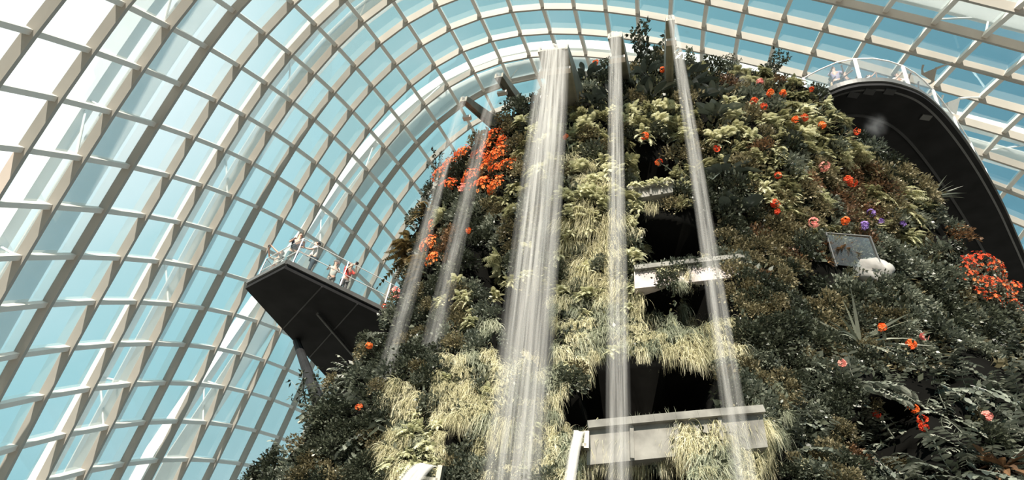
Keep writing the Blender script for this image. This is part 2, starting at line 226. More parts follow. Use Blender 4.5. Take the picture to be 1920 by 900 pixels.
GRIDTXT = '''3809 159 1024,3642 57 1258,3462 -30 1486,3269 -104 1708,3064 -163 1922,2847 -209 2128,2617 -243 2321,2375 -264 2500,2121 -273 2662,1856 -271 2804,1582 -260 2925,1299 -238 3022,1011 -207 3096,718 -166 3145,423 -115 3169,128 -56 3170,-165 14 3147,-452 93 3101,-731 182 3034,-1000 282 2944,-1256 393 2834,-1496 514 2703,-1718 646 2551,-1922 785 2381,-2105 930 2193,-2268 1078 1988,-2409 1225 1768,-2528 1370 1533,-2625 1511 1286,-2698 1646 1028,-2749 1777 761,-2778 1901 487,-2785 2018 208,-2773 2128 -75,-2743 2229 -359,-2695 2322 -644,-2631 2405 -927,-2550 2480 -1210,-2454 2546 -1492;3904 276 1320,3716 203 1544,3518 141 1760,3309 90 1970,3091 49 2172,2863 19 2364,2625 -2 2547,2377 -14 2717,2120 -18 2873,1854 -15 3013,1579 -4 3134,1296 15 3235,1007 41 3314,713 76 3369,417 119 3401,121 173 3408,-173 236 3391,-461 311 3350,-742 398 3285,-1012 496 3197,-1269 605 3087,-1509 726 2955,-1729 857 2804,-1929 997 2632,-2106 1143 2443,-2261 1293 2236,-2395 1443 2013,-2508 1590 1776,-2602 1732 1527,-2676 1870 1268,-2729 2001 1001,-2764 2125 729,-2782 2241 452,-2783 2349 171,-2767 2447 -111,-2736 2537 -396,-2689 2618 -681,-2626 2690 -966,-2549 2753 -1252;3995 414 1605,3790 366 1818,3576 326 2023,3354 295 2220,3124 271 2410,2887 254 2592,2641 244 2764,2389 240 2926,2128 241 3077,1860 247 3214,1584 258 3335,1301 274 3439,1012 296 3522,718 325 3584,422 363 3622,125 410 3636,-170 468 3625,-460 539 3588,-741 622 3526,-1012 719 3440,-1268 828 3330,-1507 948 3198,-1727 1079 3045,-1923 1219 2872,-2095 1366 2682,-2243 1518 2474,-2370 1670 2250,-2479 1818 2011,-2571 1962 1760,-2645 2101 1500,-2702 2232 1233,-2744 2356 962,-2771 2471 687,-2783 2577 408,-2781 2674 127,-2764 2763 -158,-2733 2842 -444,-2687 2911 -730,-2628 2972 -1018;4082 573 1880,3863 547 2080,3637 526 2273,3404 511 2459,3164 501 2638,2919 496 2809,2667 496 2973,2409 499 3127,2145 505 3273,1874 514 3407,1597 526 3528,1314 541 3634,1025 559 3721,732 584 3789,436 615 3833,139 656 3853,-157 709 3847,-447 775 3814,-729 855 3756,-999 950 3671,-1254 1059 3561,-1492 1181 3429,-1710 1313 3275,-1903 1453 3101,-2071 1601 2910,-2214 1752 2703,-2334 1906 2479,-2440 2055 2239,-2530 2200 1987,-2605 2339 1726,-2667 2471 1458,-2716 2594 1187,-2752 2708 913,-2774 2813 635,-2783 2909 355,-2780 2997 71,-2763 3075 -215,-2734 3143 -502,-2691 3201 -792;4166 752 2143,3935 745 2331,3699 741 2512,3458 739 2686,3211 740 2855,2959 745 3017,2701 752 3172,2438 762 3321,2170 774 3461,1897 787 3593,1619 800 3713,1335 814 3820,1048 830 3911,755 850 3982,460 876 4032,163 911 4058,-132 958 4057,-423 1020 4029,-705 1097 3973,-975 1190 3890,-1229 1299 3782,-1464 1422 3649,-1679 1556 3494,-1870 1698 3320,-2035 1846 3128,-2172 1999 2922,-2287 2153 2700,-2390 2302 2460,-2480 2447 2207,-2559 2585 1944,-2626 2716 1676,-2682 2837 1405,-2725 2951 1130,-2756 3056 852,-2775 3153 572,-2783 3240 290,-2779 3317 5,-2765 3385 -282,-2739 3443 -573;4247 951 2392,4007 960 2568,3764 969 2737,3516 978 2902,3264 988 3061,3006 1000 3215,2743 1014 3363,2476 1030 3506,2203 1046 3643,1927 1063 3771,1648 1078 3890,1365 1093 3998,1078 1107 4091,788 1123 4166,494 1144 4220,198 1175 4251,-97 1217 4255,-387 1273 4231,-669 1347 4178,-938 1439 4097,-1191 1548 3990,-1424 1671 3857,-1636 1807 3702,-1825 1951 3528,-1988 2100 3336,-2122 2253 3130,-2235 2406 2909,-2336 2555 2672,-2426 2699 2420,-2506 2836 2157,-2578 2966 1887,-2640 3086 1613,-2689 3201 1336,-2727 3307 1057,-2754 3405 778,-2773 3492 498,-2781 3569 215,-2780 3636 -72,-2769 3695 -365;4327 1169 2624,4080 1190 2790,3831 1210 2950,3578 1228 3105,3322 1245 3255,3061 1262 3402,2794 1280 3545,2522 1300 3684,2246 1322 3817,1967 1343 3942,1686 1361 4060,1404 1376 4167,1118 1389 4260,829 1403 4338,537 1421 4396,244 1446 4431,-50 1483 4439,-339 1536 4419,-621 1606 4369,-890 1695 4291,-1143 1803 4185,-1375 1927 4053,-1584 2064 3899,-1769 2211 3724,-1931 2361 3533,-2067 2512 3328,-2181 2663 3107,-2281 2812 2869,-2370 2955 2619,-2452 3091 2356,-2525 3221 2086,-2589 3343 1811,-2643 3458 1532,-2687 3565 1252,-2722 3663 974,-2750 3751 696,-2769 3828 413,-2780 3897 126,-2783 3957 -168;4407 1405 2837,4155 1435 2995,3901 1462 3148,3645 1488 3295,3386 1511 3438,3122 1532 3579,2853 1552 3717,2577 1575 3853,2297 1600 3983,2016 1624 4106,1735 1646 4221,1452 1662 4327,1168 1676 4420,881 1688 4499,591 1703 4559,300 1725 4597,9 1759 4609,-279 1807 4592,-559 1874 4545,-829 1960 4469,-1083 2064 4365,-1317 2188 4235,-1526 2326 4082,-1709 2475 3908,-1868 2627 3717,-2004 2777 3511,-2120 2926 3291,-2221 3073 3053,-2312 3216 2802,-2394 3353 2541,-2465 3483 2272,-2528 3607 1998,-2585 3722 1719,-2635 3830 1438,-2678 3928 1158,-2713 4017 880,-2742 4097 598,-2764 4168 309,-2781 4229 16;4489 1659 3026,4232 1693 3180,3974 1725 3329,3715 1755 3472,3454 1783 3610,3189 1808 3745,2918 1831 3880,2640 1854 4013,2360 1879 4141,2076 1907 4262,1794 1931 4375,1511 1950 4478,1227 1965 4570,942 1978 4649,655 1991 4710,367 2011 4749,80 2042 4763,-206 2088 4749,-485 2150 4706,-756 2231 4634,-1012 2333 4532,-1249 2455 4403,-1460 2594 4250,-1641 2745 4076,-1798 2899 3885,-1932 3050 3680,-2049 3198 3459,-2151 3344 3222,-2242 3487 2971,-2322 3624 2711,-2393 3755 2445,-2458 3878 2172,-2517 3994 1894,-2571 4102 1613,-2619 4202 1332,-2662 4292 1050,-2699 4374 765,-2732 4446 478,-2760 4508 186;4573 1929 3190,4314 1964 3343,4054 1997 3490,3791 2030 3632,3528 2060 3768,3263 2088 3900,2991 2114 4031,2713 2138 4163,2432 2162 4290,2149 2189 4409,1865 2215 4520,1581 2238 4621,1297 2257 4711,1013 2269 4789,729 2283 4849,445 2304 4888,162 2334 4903,-121 2376 4891,-400 2432 4853,-672 2508 4784,-931 2607 4684,-1171 2730 4555,-1383 2870 4401,-1565 3021 4227,-1719 3177 4036,-1852 3329 3830,-1968 3479 3609,-2070 3625 3374,-2159 3767 3125,-2239 3903 2868,-2312 4033 2603,-2378 4156 2331,-2440 4272 2054,-2496 4381 1774,-2549 4482 1491,-2597 4574 1205,-2643 4657 918,-2685 4730 630,-2722 4794 340;4658 2213 3328,4401 2246 3480,4140 2278 3628,3876 2311 3771,3610 2342 3909,3343 2372 4042,3070 2401 4173,2794 2425 4303,2515 2448 4428,2231 2474 4547,1946 2501 4656,1663 2527 4755,1380 2546 4842,1098 2562 4918,815 2579 4975,534 2603 5013,254 2632 5028,-26 2670 5020,-305 2720 4985,-579 2791 4919,-841 2888 4820,-1082 3012 4690,-1294 3154 4535,-1476 3306 4360,-1631 3461 4169,-1763 3616 3962,-1877 3767 3742,-1978 3913 3508,-2067 4053 3264,-2148 4188 3010,-2222 4317 2745,-2291 4440 2474,-2354 4556 2197,-2414 4665 1916,-2470 4767 1631,-2523 4860 1343,-2574 4944 1054,-2621 5019 766,-2666 5085 478;4745 2508 3438,4490 2539 3592,4231 2569 3742,3970 2598 3888,3704 2628 4029,3434 2660 4166,3160 2689 4300,2885 2714 4430,2606 2738 4556,2324 2763 4674,2041 2789 4782,1759 2814 4879,1477 2836 4965,1195 2855 5036,914 2877 5091,635 2902 5127,357 2930 5143,78 2964 5137,-202 3010 5105,-478 3078 5041,-742 3175 4942,-982 3301 4810,-1193 3445 4653,-1375 3598 4476,-1531 3754 4284,-1664 3909 4077,-1779 4060 3858,-1879 4205 3627,-1968 4344 3385,-2050 4478 3132,-2126 4606 2869,-2197 4729 2597,-2262 4845 2321,-2323 4954 2039,-2382 5056 1752,-2438 5149 1464,-2492 5234 1175,-2542 5310 887,-2591 5378 600;4833 2812 3519,4582 2839 3677,4327 2867 3832,4068 2895 3982,3804 2924 4128,3534 2953 4271,3262 2980 4410,2987 3006 4544,2710 3030 4670,2430 3054 4789,2150 3078 4897,1869 3101 4994,1587 3124 5078,1306 3147 5147,1025 3171 5200,746 3195 5235,467 3221 5252,187 3254 5247,-94 3300 5214,-371 3369 5149,-634 3467 5050,-874 3593 4916,-1084 3740 4756,-1266 3895 4576,-1423 4052 4382,-1558 4206 4175,-1675 4356 3957,-1775 4501 3728,-1865 4639 3488,-1947 4773 3235,-2023 4901 2973,-2093 5023 2702,-2160 5138 2425,-2222 5247 2143,-2283 5348 1857,-2340 5441 1568,-2395 5526 1280,-2447 5603 992,-2497 5672 705;4920 3123 3571,4674 3147 3736,4424 3172 3898,4169 3198 4055,3908 3224 4208,3643 3249 4358,3373 3274 4503,3101 3298 4642,2826 3321 4771,2550 3344 4892,2271 3366 5002,1992 3388 5099,1710 3411 5182,1429 3434 5251,1147 3457 5303,866 3481 5339,583 3507 5354,299 3543 5346,17 3593 5310,-259 3666 5243,-521 3765 5141,-760 3891 5006,-971 4038 4844,-1154 4194 4662,-1311 4351 4466,-1448 4505 4259,-1565 4655 4041,-1667 4799 3812,-1758 4938 3571,-1838 5072 3319,-1912 5199 3057,-1981 5320 2787,-2046 5435 2510,-2108 5542 2228,-2168 5642 1944,-2226 5734 1657,-2282 5819 1369,-2335 5895 1081,-2386 5965 793;5005 3438 3594,4766 3459 3769,4522 3482 3940,4273 3504 4107,4018 3527 4270,3758 3548 4428,3494 3570 4580,3226 3591 4724,2955 3612 4859,2682 3632 4983,2406 3653 5096,2127 3673 5195,1846 3695 5280,1563 3717 5349,1278 3739 5401,991 3763 5435,704 3793 5447,416 3833 5435,132 3889 5393,-144 3966 5321,-405 4068 5216,-644 4193 5080,-856 4337 4918,-1039 4491 4736,-1197 4648 4539,-1334 4803 4330,-1453 4954 4110,-1555 5100 3879,-1645 5239 3637,-1724 5373 3385,-1795 5500 3123,-1860 5620 2853,-1922 5733 2577,-1981 5839 2296,-2039 5937 2012,-2097 6027 1727,-2153 6110 1440,-2206 6186 1152,-2257 6255 863;5087 3755 3588,4857 3775 3777,4621 3794 3960,4380 3813 4139,4133 3831 4312,3881 3849 4479,3624 3866 4639,3363 3883 4791,3096 3901 4933,2826 3918 5063,2552 3937 5181,2273 3955 5283,1991 3975 5371,1705 3995 5441,1415 4018 5493,1123 4045 5523,829 4079 5530,537 4125 5510,251 4188 5462,-25 4270 5384,-285 4374 5275,-523 4497 5139,-736 4637 4978,-921 4789 4797,-1081 4945 4599,-1218 5102 4387,-1337 5254 4164,-1439 5401 3930,-1527 5542 3685,-1604 5676 3432,-1671 5802 3170,-1732 5921 2901,-1789 6032 2626,-1844 6136 2346,-1899 6232 2063,-1953 6320 1779,-2007 6401 1493,-2060 6474 1205,-2111 6541 916;5165 4075 3555,4946 4092 3759,4721 4108 3957,4490 4123 4149,4254 4137 4334,4011 4150 4512,3763 4163 4682,3509 4175 4843,3248 4188 4994,2982 4202 5132,2709 4217 5256,2430 4233 5365,2145 4251 5456,1854 4271 5527,1559 4295 5577,1260 4326 5602,960 4367 5602,664 4420 5574,376 4489 5517,99 4576 5432,-160 4681 5321,-398 4803 5184,-611 4940 5024,-798 5088 4843,-960 5243 4645,-1099 5400 4431,-1217 5554 4204,-1318 5703 3966,-1404 5845 3718,-1477 5979 3462,-1540 6104 3199,-1596 6222 2929,-1648 6331 2655,-1698 6431 2377,-1747 6524 2096,-1797 6610 1813,-1847 6688 1527,-1897 6759 1240,-1947 6824 950;5238 4396 3494,5033 4411 3717,4821 4424 3931,4603 4434 4138,4379 4443 4337,4148 4451 4527,3910 4459 4709,3664 4466 4880,3411 4474 5041,3149 4483 5189,2878 4494 5323,2598 4507 5439,2309 4523 5535,2012 4544 5607,1709 4572 5654,1403 4609 5673,1097 4656 5663,797 4717 5624,505 4792 5559,229 4882 5467,-30 4988 5352,-268 5109 5214,-482 5244 5055,-671 5390 4875,-836 5543 4676,-977 5699 4460,-1095 5855 4230,-1194 6005 3987,-1276 6148 3735,-1345 6283 3475,-1403 6407 3209,-1454 6522 2940,-1500 6628 2666,-1543 6726 2390,-1585 6815 2110,-1628 6897 1828,-1672 6972 1543,-1718 7040 1256,-1766 7101 966'''

# ---------------------------------------------------------------- glass dome: ribs, rails, panes, outer arches
I0, J0 = -3, -25
GRID = [[Vector([int(c) / 100 for c in q.split()]) + EYE for q in row.split(',')] for row in GRIDTXT.split(';')]
NI, NJ = len(GRID), len(GRID[0])
def P(i, j): return GRID[i - I0][j - J0]
IN = Vector((6, 16, 12))                        # a point well inside the dome
NRM = {}
for i in range(I0, I0 + NI):
    for j in range(J0, J0 + NJ):
        a = P(min(i + 1, I0 + NI - 1), j) - P(max(i - 1, I0), j); b = P(i, min(j + 1, J0 + NJ - 1)) - P(i, max(j - 1, J0))
        n = a.cross(b).normalized()
        if n.dot(IN - P(i, j)) < 0: n = -n
        NRM[i, j] = n                           # inward normal
def PF(i, j):                                   # bilinear point and normal at fractional rib index
    i = min(max(i, I0), I0 + NI - 1.001); k = math.floor(i); t = i - k
    return P(k, j).lerp(P(k + 1, j), t), NRM[k, j].lerp(NRM[k + 1, j], t).normalized()
def visible(p, mg=140):
    x, y, z = proj(p); return z > 1 and -mg < x < 1920 + mg * (2.5 if y > 250 else 1) and -mg < y < 900 + mg and p.z > .2
# glass panes
wn = 0
for i in range(I0, I0 + NI - 1):
    for j in range(J0, J0 + NJ - 1):
        q = [P(i, j), P(i + 1, j), P(i + 1, j + 1), P(i, j + 1)]
        c = sum(q, Vector()) / 4
        if not visible(c, 60) or i > 13: continue
        n = [NRM[i, j], NRM[i + 1, j], NRM[i + 1, j + 1], NRM[i, j + 1]]
        v = []
        for p_, n_ in zip(q, n): v.append(p_ - c + (c - p_) * .012 - n_ * .02)
        for p_, n_ in zip(q, n): v.append(p_ - c + (c - p_) * .012 - n_ * .045)
        me = mesh('window', v, [(3, 2, 1, 0), (4, 5, 6, 7), (0, 1, 5, 4), (1, 2, 6, 5), (2, 3, 7, 6), (3, 0, 4, 7)], M_GLASS)
        wn += 1; o = link('window_%d' % wn, me); o.location = c; tag(o, kind='structure')
tn = 0
def member(pts, nrms, w, d0, d1, m):
    """a box section along pts, d0..d1 measured inward from the glass"""
    global tn
    fr = []
    for k in range(len(pts)):
        t = (pts[min(k + 1, len(pts) - 1)] - pts[max(k - 1, 0)]).normalized()
        A = t.cross(nrms[k]).normalized(); fr.append((A, nrms[k]))
    tn += 1
    mb = MB().sweep(pts, fr, [(-w / 2, d0), (w / 2, d0), (w / 2, d1), (-w / 2, d1)])
    o = mb.build('trim_%d' % tn, m); tag(o, kind='structure'); return o
def runs(pts, nr):
    out = []; cur = []
    vis = [visible(p, 260) for p in pts]
    for k in range(len(pts)):
        if vis[k]: cur.append(k)
        elif cur: out.append(cur); cur = []
    if cur: out.append(cur)
    for c in out:
        c = list(range(max(c[0] - 1, 0), min(c[-1] + 2, len(pts))))
        c = [k for k in c if pts[k].z > 0]
        if len(c) > 1: yield [pts[k] for k in c], [nr[k] for k in c]
for i in range(I0, I0 + NI):                # ribs: deep blades
    for p, n in runs([P(i, j) for j in range(J0, J0 + NJ)], [NRM[i, j] for j in range(J0, J0 + NJ)]): member(p, n, .20, -.05, .58, M_STEEL)
for j in range(J0, J0 + NJ):                    # cross rails: shallower
    for p, n in runs([P(i, j) for i in range(I0, I0 + NI)], [NRM[i, j] for i in range(I0, I0 + NI)]): member(p, n, .30, -.05, .38, M_RAIL)
# white arches standing outside the glass, with a folded shade by each, widened to whiten the arch, and struts down to the grid
def arch(fi, sh=lambda j: .38):
    js = list(range(J0, J0 + NJ)); pts = []; nr = []
    for j in js: p, n = PF(fi(j), j); pts.append(p - n * 1.9); nr.append(n)
    for p, n in runs(pts, nr): member(p, n, .75, -.75, .3, M_ARCH)
    p2 = []; 
    for j in js: p, n = PF(fi(j) + sh(j), j); p2.append(p - n * .75)
    for p, n in runs(p2, nr): member(p, n, 2.5, -.04, .04, M_SHADE)
    for j in js[::3]:
        p, n = PF(fi(j), j)
        if not visible(p, 60): continue
        a = p - n * 1.9; mb = MB(); k = min(max(round(fi(j)), I0 + 1), I0 + NI - 2)
        for q in (P(k, j), P(k, min(j + 1, J0 + NJ - 1))): mb.tube([a, q - NRM[k, j] * .1], .07, 6)
        global tn; tn += 1
        tag(mb.build('trim_%d' % tn, M_WHITE), kind='structure')
arch(lambda j: 1.15)
arch(lambda j: float(np.interp(j, [-25, -14, -7], [5.3, 5.2, 4.85])), lambda j: float(np.interp(j, [-15, -8], [-.72, .38])))
arch(lambda j: float(np.interp(j, [-25, -12, -5, 3, 10], [8.6, 9.6, 9.5, 8.9, 7.6])))

# ---------------------------------------------------------------- ground and planted mountain
gv = [(90 * math.cos(a), 20 + 90 * math.sin(a), 0) for a in [2 * math.pi * k / 64 for k in range(64)]]
tag(link('floor', mesh('floor', gv + [(x, y, -.3) for x, y, z in gv], [tuple(range(64)), tuple(range(127, 63, -1))] + [(i, 64 + i, 64 + (i + 1) % 64, (i + 1) % 64) for i in range(64)], M_GROUND)), kind='structure')
MC = (9.618, 23.358); MA = (.885, 1.253); MROT = -.736
ZK = [0, 8, 16, 22, 24.5, 26, 26.6]; RK = [15.4, 13.45, 13.0, 10.7, 8.2, 4.5, .3]
def mbase(th, z, dr=0.):
    R = float(np.interp(z, ZK, RK)) * 1.0 - (.75 * min(1, (26.6 - z) / 3) if z > 10 else -.35 + 1.1 * max(0, z - 4) / 6) + dr; a = MA[0] * R * math.cos(th); b = MA[1] * R * math.sin(th); c, s = math.cos(MROT), math.sin(MROT)
    return Vector((a * c - b * s + MC[0], a * s + b * c + MC[1], z))
def outward(p):
    c, s = math.cos(MROT), math.sin(MROT); dx, dy = p.x - MC[0], p.y - MC[1]
    u, v = dx * c + dy * s, -dx * s + dy * c; u /= MA[0] ** 2; v /= MA[1] ** 2
    return Vector((u * c - v * s, u * s + v * c, .18)).normalized()
CAVES = [(1178, 268, 1266, 358, 2.5), (1198, 396, 1335, 488, 3.), (1206, 542, 1262, 590, 2.5), (1278, 532, 1378, 604, 2.5), (1085, 672, 1350, 792, 4.), (1040, 738, 1105, 806, 3),
         (1105, 858, 1310, 960, 3.), (876, 462, 938, 548, 2.5), (928, 556, 1034, 668, 2.), (826, 792, 892, 846, 2), (1300, 196, 1324, 246, 1.2), (1722, 425, 1775, 466, 1.5), (1785, 452, 1845, 494, 1.5),
         (1495, 498, 1575, 545, 1.5), (1436, 835, 1486, 930, 2), (1650, 730, 1760, 800, 1.5), (1790, 660, 1850, 720, .8), (1690, 800, 1800, 860, .8), (1405, 230, 1425, 262, 1.)]
def cave(x, y, grow=0):
    d = 0.
    for x0, y0, x1, y1, dep in CAVES:
        m = min(x - x0, x1 - x, y - y0, y1 - y) + grow
        if m > 0: d = max(d, dep * min(1, m / 8.))
    return d
NT, NZ = 560, 150
zs = [26.6 * (k / NZ) for k in range(NZ + 1)]
mv = []
for z in zs:
    for k in range(NT):
        th = 2 * math.pi * k / NT; p = mbase(th, z); n = outward(p)
        front = n.dot(EYE - p) > 0
        q = p * .35; d = noise.noise(q) * .55 + noise.noise(p * .9) * .35 + noise.noise(p * 2.1) * .12
        if z < .6: d *= z / .6
        if z > 25: d *= .5
        if front:
            x, y, zz_ = proj(p + n * .3); d -= cave(x, y)
        mv.append(p + n * d)
mf = [(a * NT + b, a * NT + (b + 1) % NT, (a + 1) * NT + (b + 1) % NT, (a + 1) * NT + b) for a in range(NZ) for b in range(NT)]
bv0 = [tuple(mbase(2 * math.pi * k / NT, z)) for z in zs for k in range(NT)]
mf.append(tuple(NZ * NT + b for b in range(NT)))
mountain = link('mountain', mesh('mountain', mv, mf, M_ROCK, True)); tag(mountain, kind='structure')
BV = BVHTree.FromPolygons([tuple(p) for p in mv], mf)
BV0 = BVHTree.FromPolygons(bv0, mf)
def hit0(x, y):                                 # the smooth wall without its bumps and openings
    h, n, i, d = BV0.ray_cast(EYE, ray(x, y)); return h
def hit(x, y):
    r = ray(x, y); h, n, i, d = BV.ray_cast(EYE, r)
    if h is None: return None
    if n.dot(r) > 0: n = -n
    return h, n, d

# ---------------------------------------------------------------- planter ledges on the rock face
def ledge(name, label, x0, y0, x1, y1, hgt, m, drop=0., proud=.25):
    """curved planter ledge whose bottom front edge runs from one line of sight to the other at one height"""
    pp = [hit0(x0 + (x1 - x0) * k / 8, y0 + (y1 - y0) * k / 8) for k in range(9)]
    z = 0; pts = []; nn = []
    for k, q in enumerate(pp):
        n = outward(q); n.z = 0; n.normalize(); nn.append(n); r_ = ray(x0 + (x1 - x0) * k / 8, y0 + (y1 - y0) * k / 8)
        pts.append(at_h(x0 + (x1 - x0) * k / 8, y0 + (y1 - y0) * k / 8, math.hypot(q.x, q.y) - proud))
    A, B = pts[0], pts[-1]; n = nn[4]
    root = empty(name, (A + B) / 2); tag(root, label, 'planter')
    def loc(o): o.location = -root.location; return o
    loc(MB().sweep(pts, [(m_, Vector((0, 0, 1))) for m_ in nn], [(-1.6, 0), (0, 0), (0, hgt), (-1.6, hgt)]).build('front_slab', m, root))
    q = MB()
    for u, v in zip(pts[:-1], pts[1:]): q.bar(u + Vector((0, 0, hgt + .04)) + n * .03, v + Vector((0, 0, hgt + .04)) + n * .03, .12, .1)
    loc(q.build('coping', M_GREY, root))
    for k in (2, 4, 6):
        p = pts[k] + nn[k] * .012; loc(MB().bar(p + Vector((0, 0, .02)), p + Vector((0, 0, hgt)), .05, .05).build('panel_joint', M_GREY, root))
    return A, B, n, hgt
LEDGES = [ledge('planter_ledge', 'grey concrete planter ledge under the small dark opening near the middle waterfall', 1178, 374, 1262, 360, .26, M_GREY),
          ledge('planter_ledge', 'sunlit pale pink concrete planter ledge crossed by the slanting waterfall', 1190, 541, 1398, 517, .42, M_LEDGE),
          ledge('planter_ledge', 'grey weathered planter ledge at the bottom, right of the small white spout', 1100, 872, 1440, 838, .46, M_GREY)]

# ---------------------------------------------------------------- railings
def railing(root, pts, hgt, spacing, mpost, mglass, wpost, lean=0., inside=None, rails=(1.0,), glassname='glass_panel', rail_r=.025):
    """posts, handrail, lower rail and glass panels along pts (world), all parts of root"""
    pts = [Vector(p) for p in pts]; seg = [0]
    for a, b in zip(pts[:-1], pts[1:]): seg.append(seg[-1] + (b - a).length)
    def at(d):
        d = min(max(d, 0), seg[-1])
        for k in range(len(pts) - 1):
            if d <= seg[k + 1] + 1e-6: return pts[k].lerp(pts[k + 1], (d - seg[k]) / (seg[k + 1] - seg[k]))
        return pts[-1]
    n = max(1, round(seg[-1] / spacing)); up = Vector((0, 0, hgt)); st = [at(seg[-1] * k / n) for k in range(n + 1)]
    def off(p):
        if not lean: return Vector()
        d = Vector((p.x - inside.x, p.y - inside.y, 0)).normalized(); return d * lean
    org = root.location
    def loc(o): o.location = -org; return o
    for p in st: loc(MB().bar(p, p + up + off(p), wpost, wpost * .6).build('post', mpost, root))
    K = max(n * 3, 2); fine = [at(seg[-1] * k / K) for k in range(K + 1)]
    for r in rails: loc(MB().tube([p + up * r + off(p) * r for p in fine], rail_r).build('handrail' if r >= .99 else 'mid_rail', mpost, root))
    for k in range(n):
        a, b = at(seg[-1] * (k + .04) / n), at(seg[-1] * (k + .96) / n); m_ = at(seg[-1] * (k + .5) / n)
        q = MB(); row = [a, m_, b]; v = []
        for p in row:
            d = Vector((p.x - (inside or Vector()).x, p.y - (inside or Vector()).y, 0)).normalized() * .008
            for s_ in (-1, 1):
                for f_ in (.06, .95): v.append(p + up * f_ + off(p) * f_ + d * s_)
        f = []
        for c in range(2):
            o_ = c * 4; f += [(o_, o_ + 1, o_ + 5, o_ + 4), (o_ + 2, o_ + 6, o_ + 7, o_ + 3), (o_ + 1, o_ + 3, o_ + 7, o_ + 5), (o_, o_ + 4, o_ + 6, o_ + 2)]
        f += [(0, 2, 3, 1), (8, 9, 11, 10)]
        q.add(v, f); loc(q.build(glassname, mglass, root))

# ---------------------------------------------------------------- left lookout deck: a dark prow with people on it
HD = 13.2; SL = .34
def flat(x, y, z=HD): p = at_z(x, y, z); return (p.x, p.y)
pA, pB, pC, pD = flat(460, 541), flat(533, 503), flat(745, 606), flat(600, 694)
pE = (MC[0] - 6.5, MC[1] - 1.0); pF = (MC[0] - 6., MC[1] + 6)
pD2 = tuple(Vector(pA).lerp(Vector(pD), 1.5)); pC2 = tuple(Vector(pB).lerp(Vector(pC), 1.25))
deck = empty('lookout_deck', (pB[0], pB[1], HD)); tag(deck, 'black wedge-shaped lookout deck jutting out on the left, glass railing around it', 'lookout deck')
def dloc(o): o.location = -deck.location; return o
def vv(p, z=HD): return Vector((p[0], p[1], z))
poly = [pA, pB, pC2, pE, pF, pD2]
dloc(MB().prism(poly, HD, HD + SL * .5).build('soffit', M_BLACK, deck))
cen = Vector((sum(p[0] for p in poly) / 6, sum(p[1] for p in poly) / 6))
inner = [tuple(Vector(p).lerp(cen, .02)) for p in poly]
dloc(MB().prism(inner, HD + SL * .5 + .001, HD + SL).build('floor_slab', M_FLOOR, deck))
q = MB()
for a, b in ((pA, pB), (pB, pC2), (pD2, pA)): q.bar(vv(a, HD + SL * .78), vv(b, HD + SL * .78), .14, .16)
dloc(q.build('edge_trim', M_RIM, deck))
for a, b in ((.3, .25), (.55, .5), (.8, .78)):    # seams of the underside cladding
    dloc(MB().bar(vv(Vector(pA).lerp(Vector(pD2), a), HD - .01), vv(Vector(pB).lerp(Vector(pC2), b), HD - .01), .05, .02).build('soffit_seam', M_SEAM, deck))
p0 = at_z(595, 588, HD - .12); p1 = at_z(686, 694, HD - .12)
dloc(MB().tube([p0, p1], .06).build('drain_pipe', M_RIM, deck))
zt = HD + SL
ins = Vector((cen[0], cen[1], zt))
A_, B_, C_ = [vv(tuple(Vector(p).lerp(cen, .03)), zt) for p in (pA, pB, pC2)]
D_ = vv(tuple(Vector(pA).lerp(Vector(pD2), .5).lerp(cen, .05)), zt)
railing(deck, [A_, B_], 1.2, 2.4, M_POST, M_RGLASS, .036, 0, ins, (1.0, .5), rail_r=.018)
railing(deck, [B_, C_], 1.2, 2.1, M_POST, M_RGLASS, .04, 0, ins, (1.0, .5), rail_r=.018)
railing(deck, [A_, D_], 1.2, 2.0, M_DARKMETAL, M_RGLASS, .05, 0, ins, (1.0, .5), rail_r=.018)
st = MB(); s0 = at_z(556, 640, HD - .02); h = None; hx = 592
while not h and hx < 700: h = hit(hx, 752); hx += 4
s1 = at_h(600, 762, math.hypot(h[0].x, h[0].y)) if h else at_h(600, 762, 19)
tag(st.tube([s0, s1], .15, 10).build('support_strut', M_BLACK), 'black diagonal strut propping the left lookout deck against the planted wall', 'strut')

# ---------------------------------------------------------------- right curved skywalk
HW = 22.2
op = [(1520, 197), (1536, 190), (1556, 179), (1580, 169), (1610, 162), (1640, 160), (1668, 161), (1700, 169), (1730, 182), (1760, 206), (1790, 240), (1822, 284), (1852, 332), (1882, 388), (1905, 440), (1930, 500), (1955, 570), (1985, 660), (2010, 760)]
ctl = [at_z(x, y, HW) for x, y in op]
def cr_spline(p, n=4):
    out = []
    for k in range(len(p) - 1):
        a, b, c, d = p[max(k - 1, 0)], p[k], p[k + 1], p[min(k + 2, len(p) - 1)]
        for s in range(n):
            t = s / n; out.append(.5 * ((2 * b) + (c - a) * t + (2 * a - 5 * b + 4 * c - d) * t * t + (3 * b - a - 3 * c + d) * t ** 3))
    return out + [p[-1]]
oc = cr_spline(ctl)
walk = empty('skywalk', ctl[8]); tag(walk, 'black curved skywalk with white posts sweeping out on the upper right', 'walkway')
def wloc(o): o.location = -walk.location; return o
inn = []
for k, p in enumerate(oc):
    t = oc[min(k + 1, len(oc) - 1)] - oc[max(k - 1, 0)]; n = Vector((-t.y, t.x, 0)).normalized()
    c = Vector((MC[0] + 1, MC[1] + 3, p.z)); n = (c - p); n.z = 0; inn.append(p + n.normalized() * min(6.2, n.length * .8))
v = []; f = []
for a, b in zip(oc, inn): v += [a, b, a + Vector((0, 0, .45)), b + Vector((0, 0, .45))]
for k in range(len(oc) - 1):
    o_ = 4 * k; f += [(o_, o_ + 1, o_ + 5, o_ + 4), (o_ + 2, o_ + 6, o_ + 7, o_ + 3), (o_, o_ + 4, o_ + 6, o_ + 2), (o_ + 1, o_ + 3, o_ + 7, o_ + 5)]
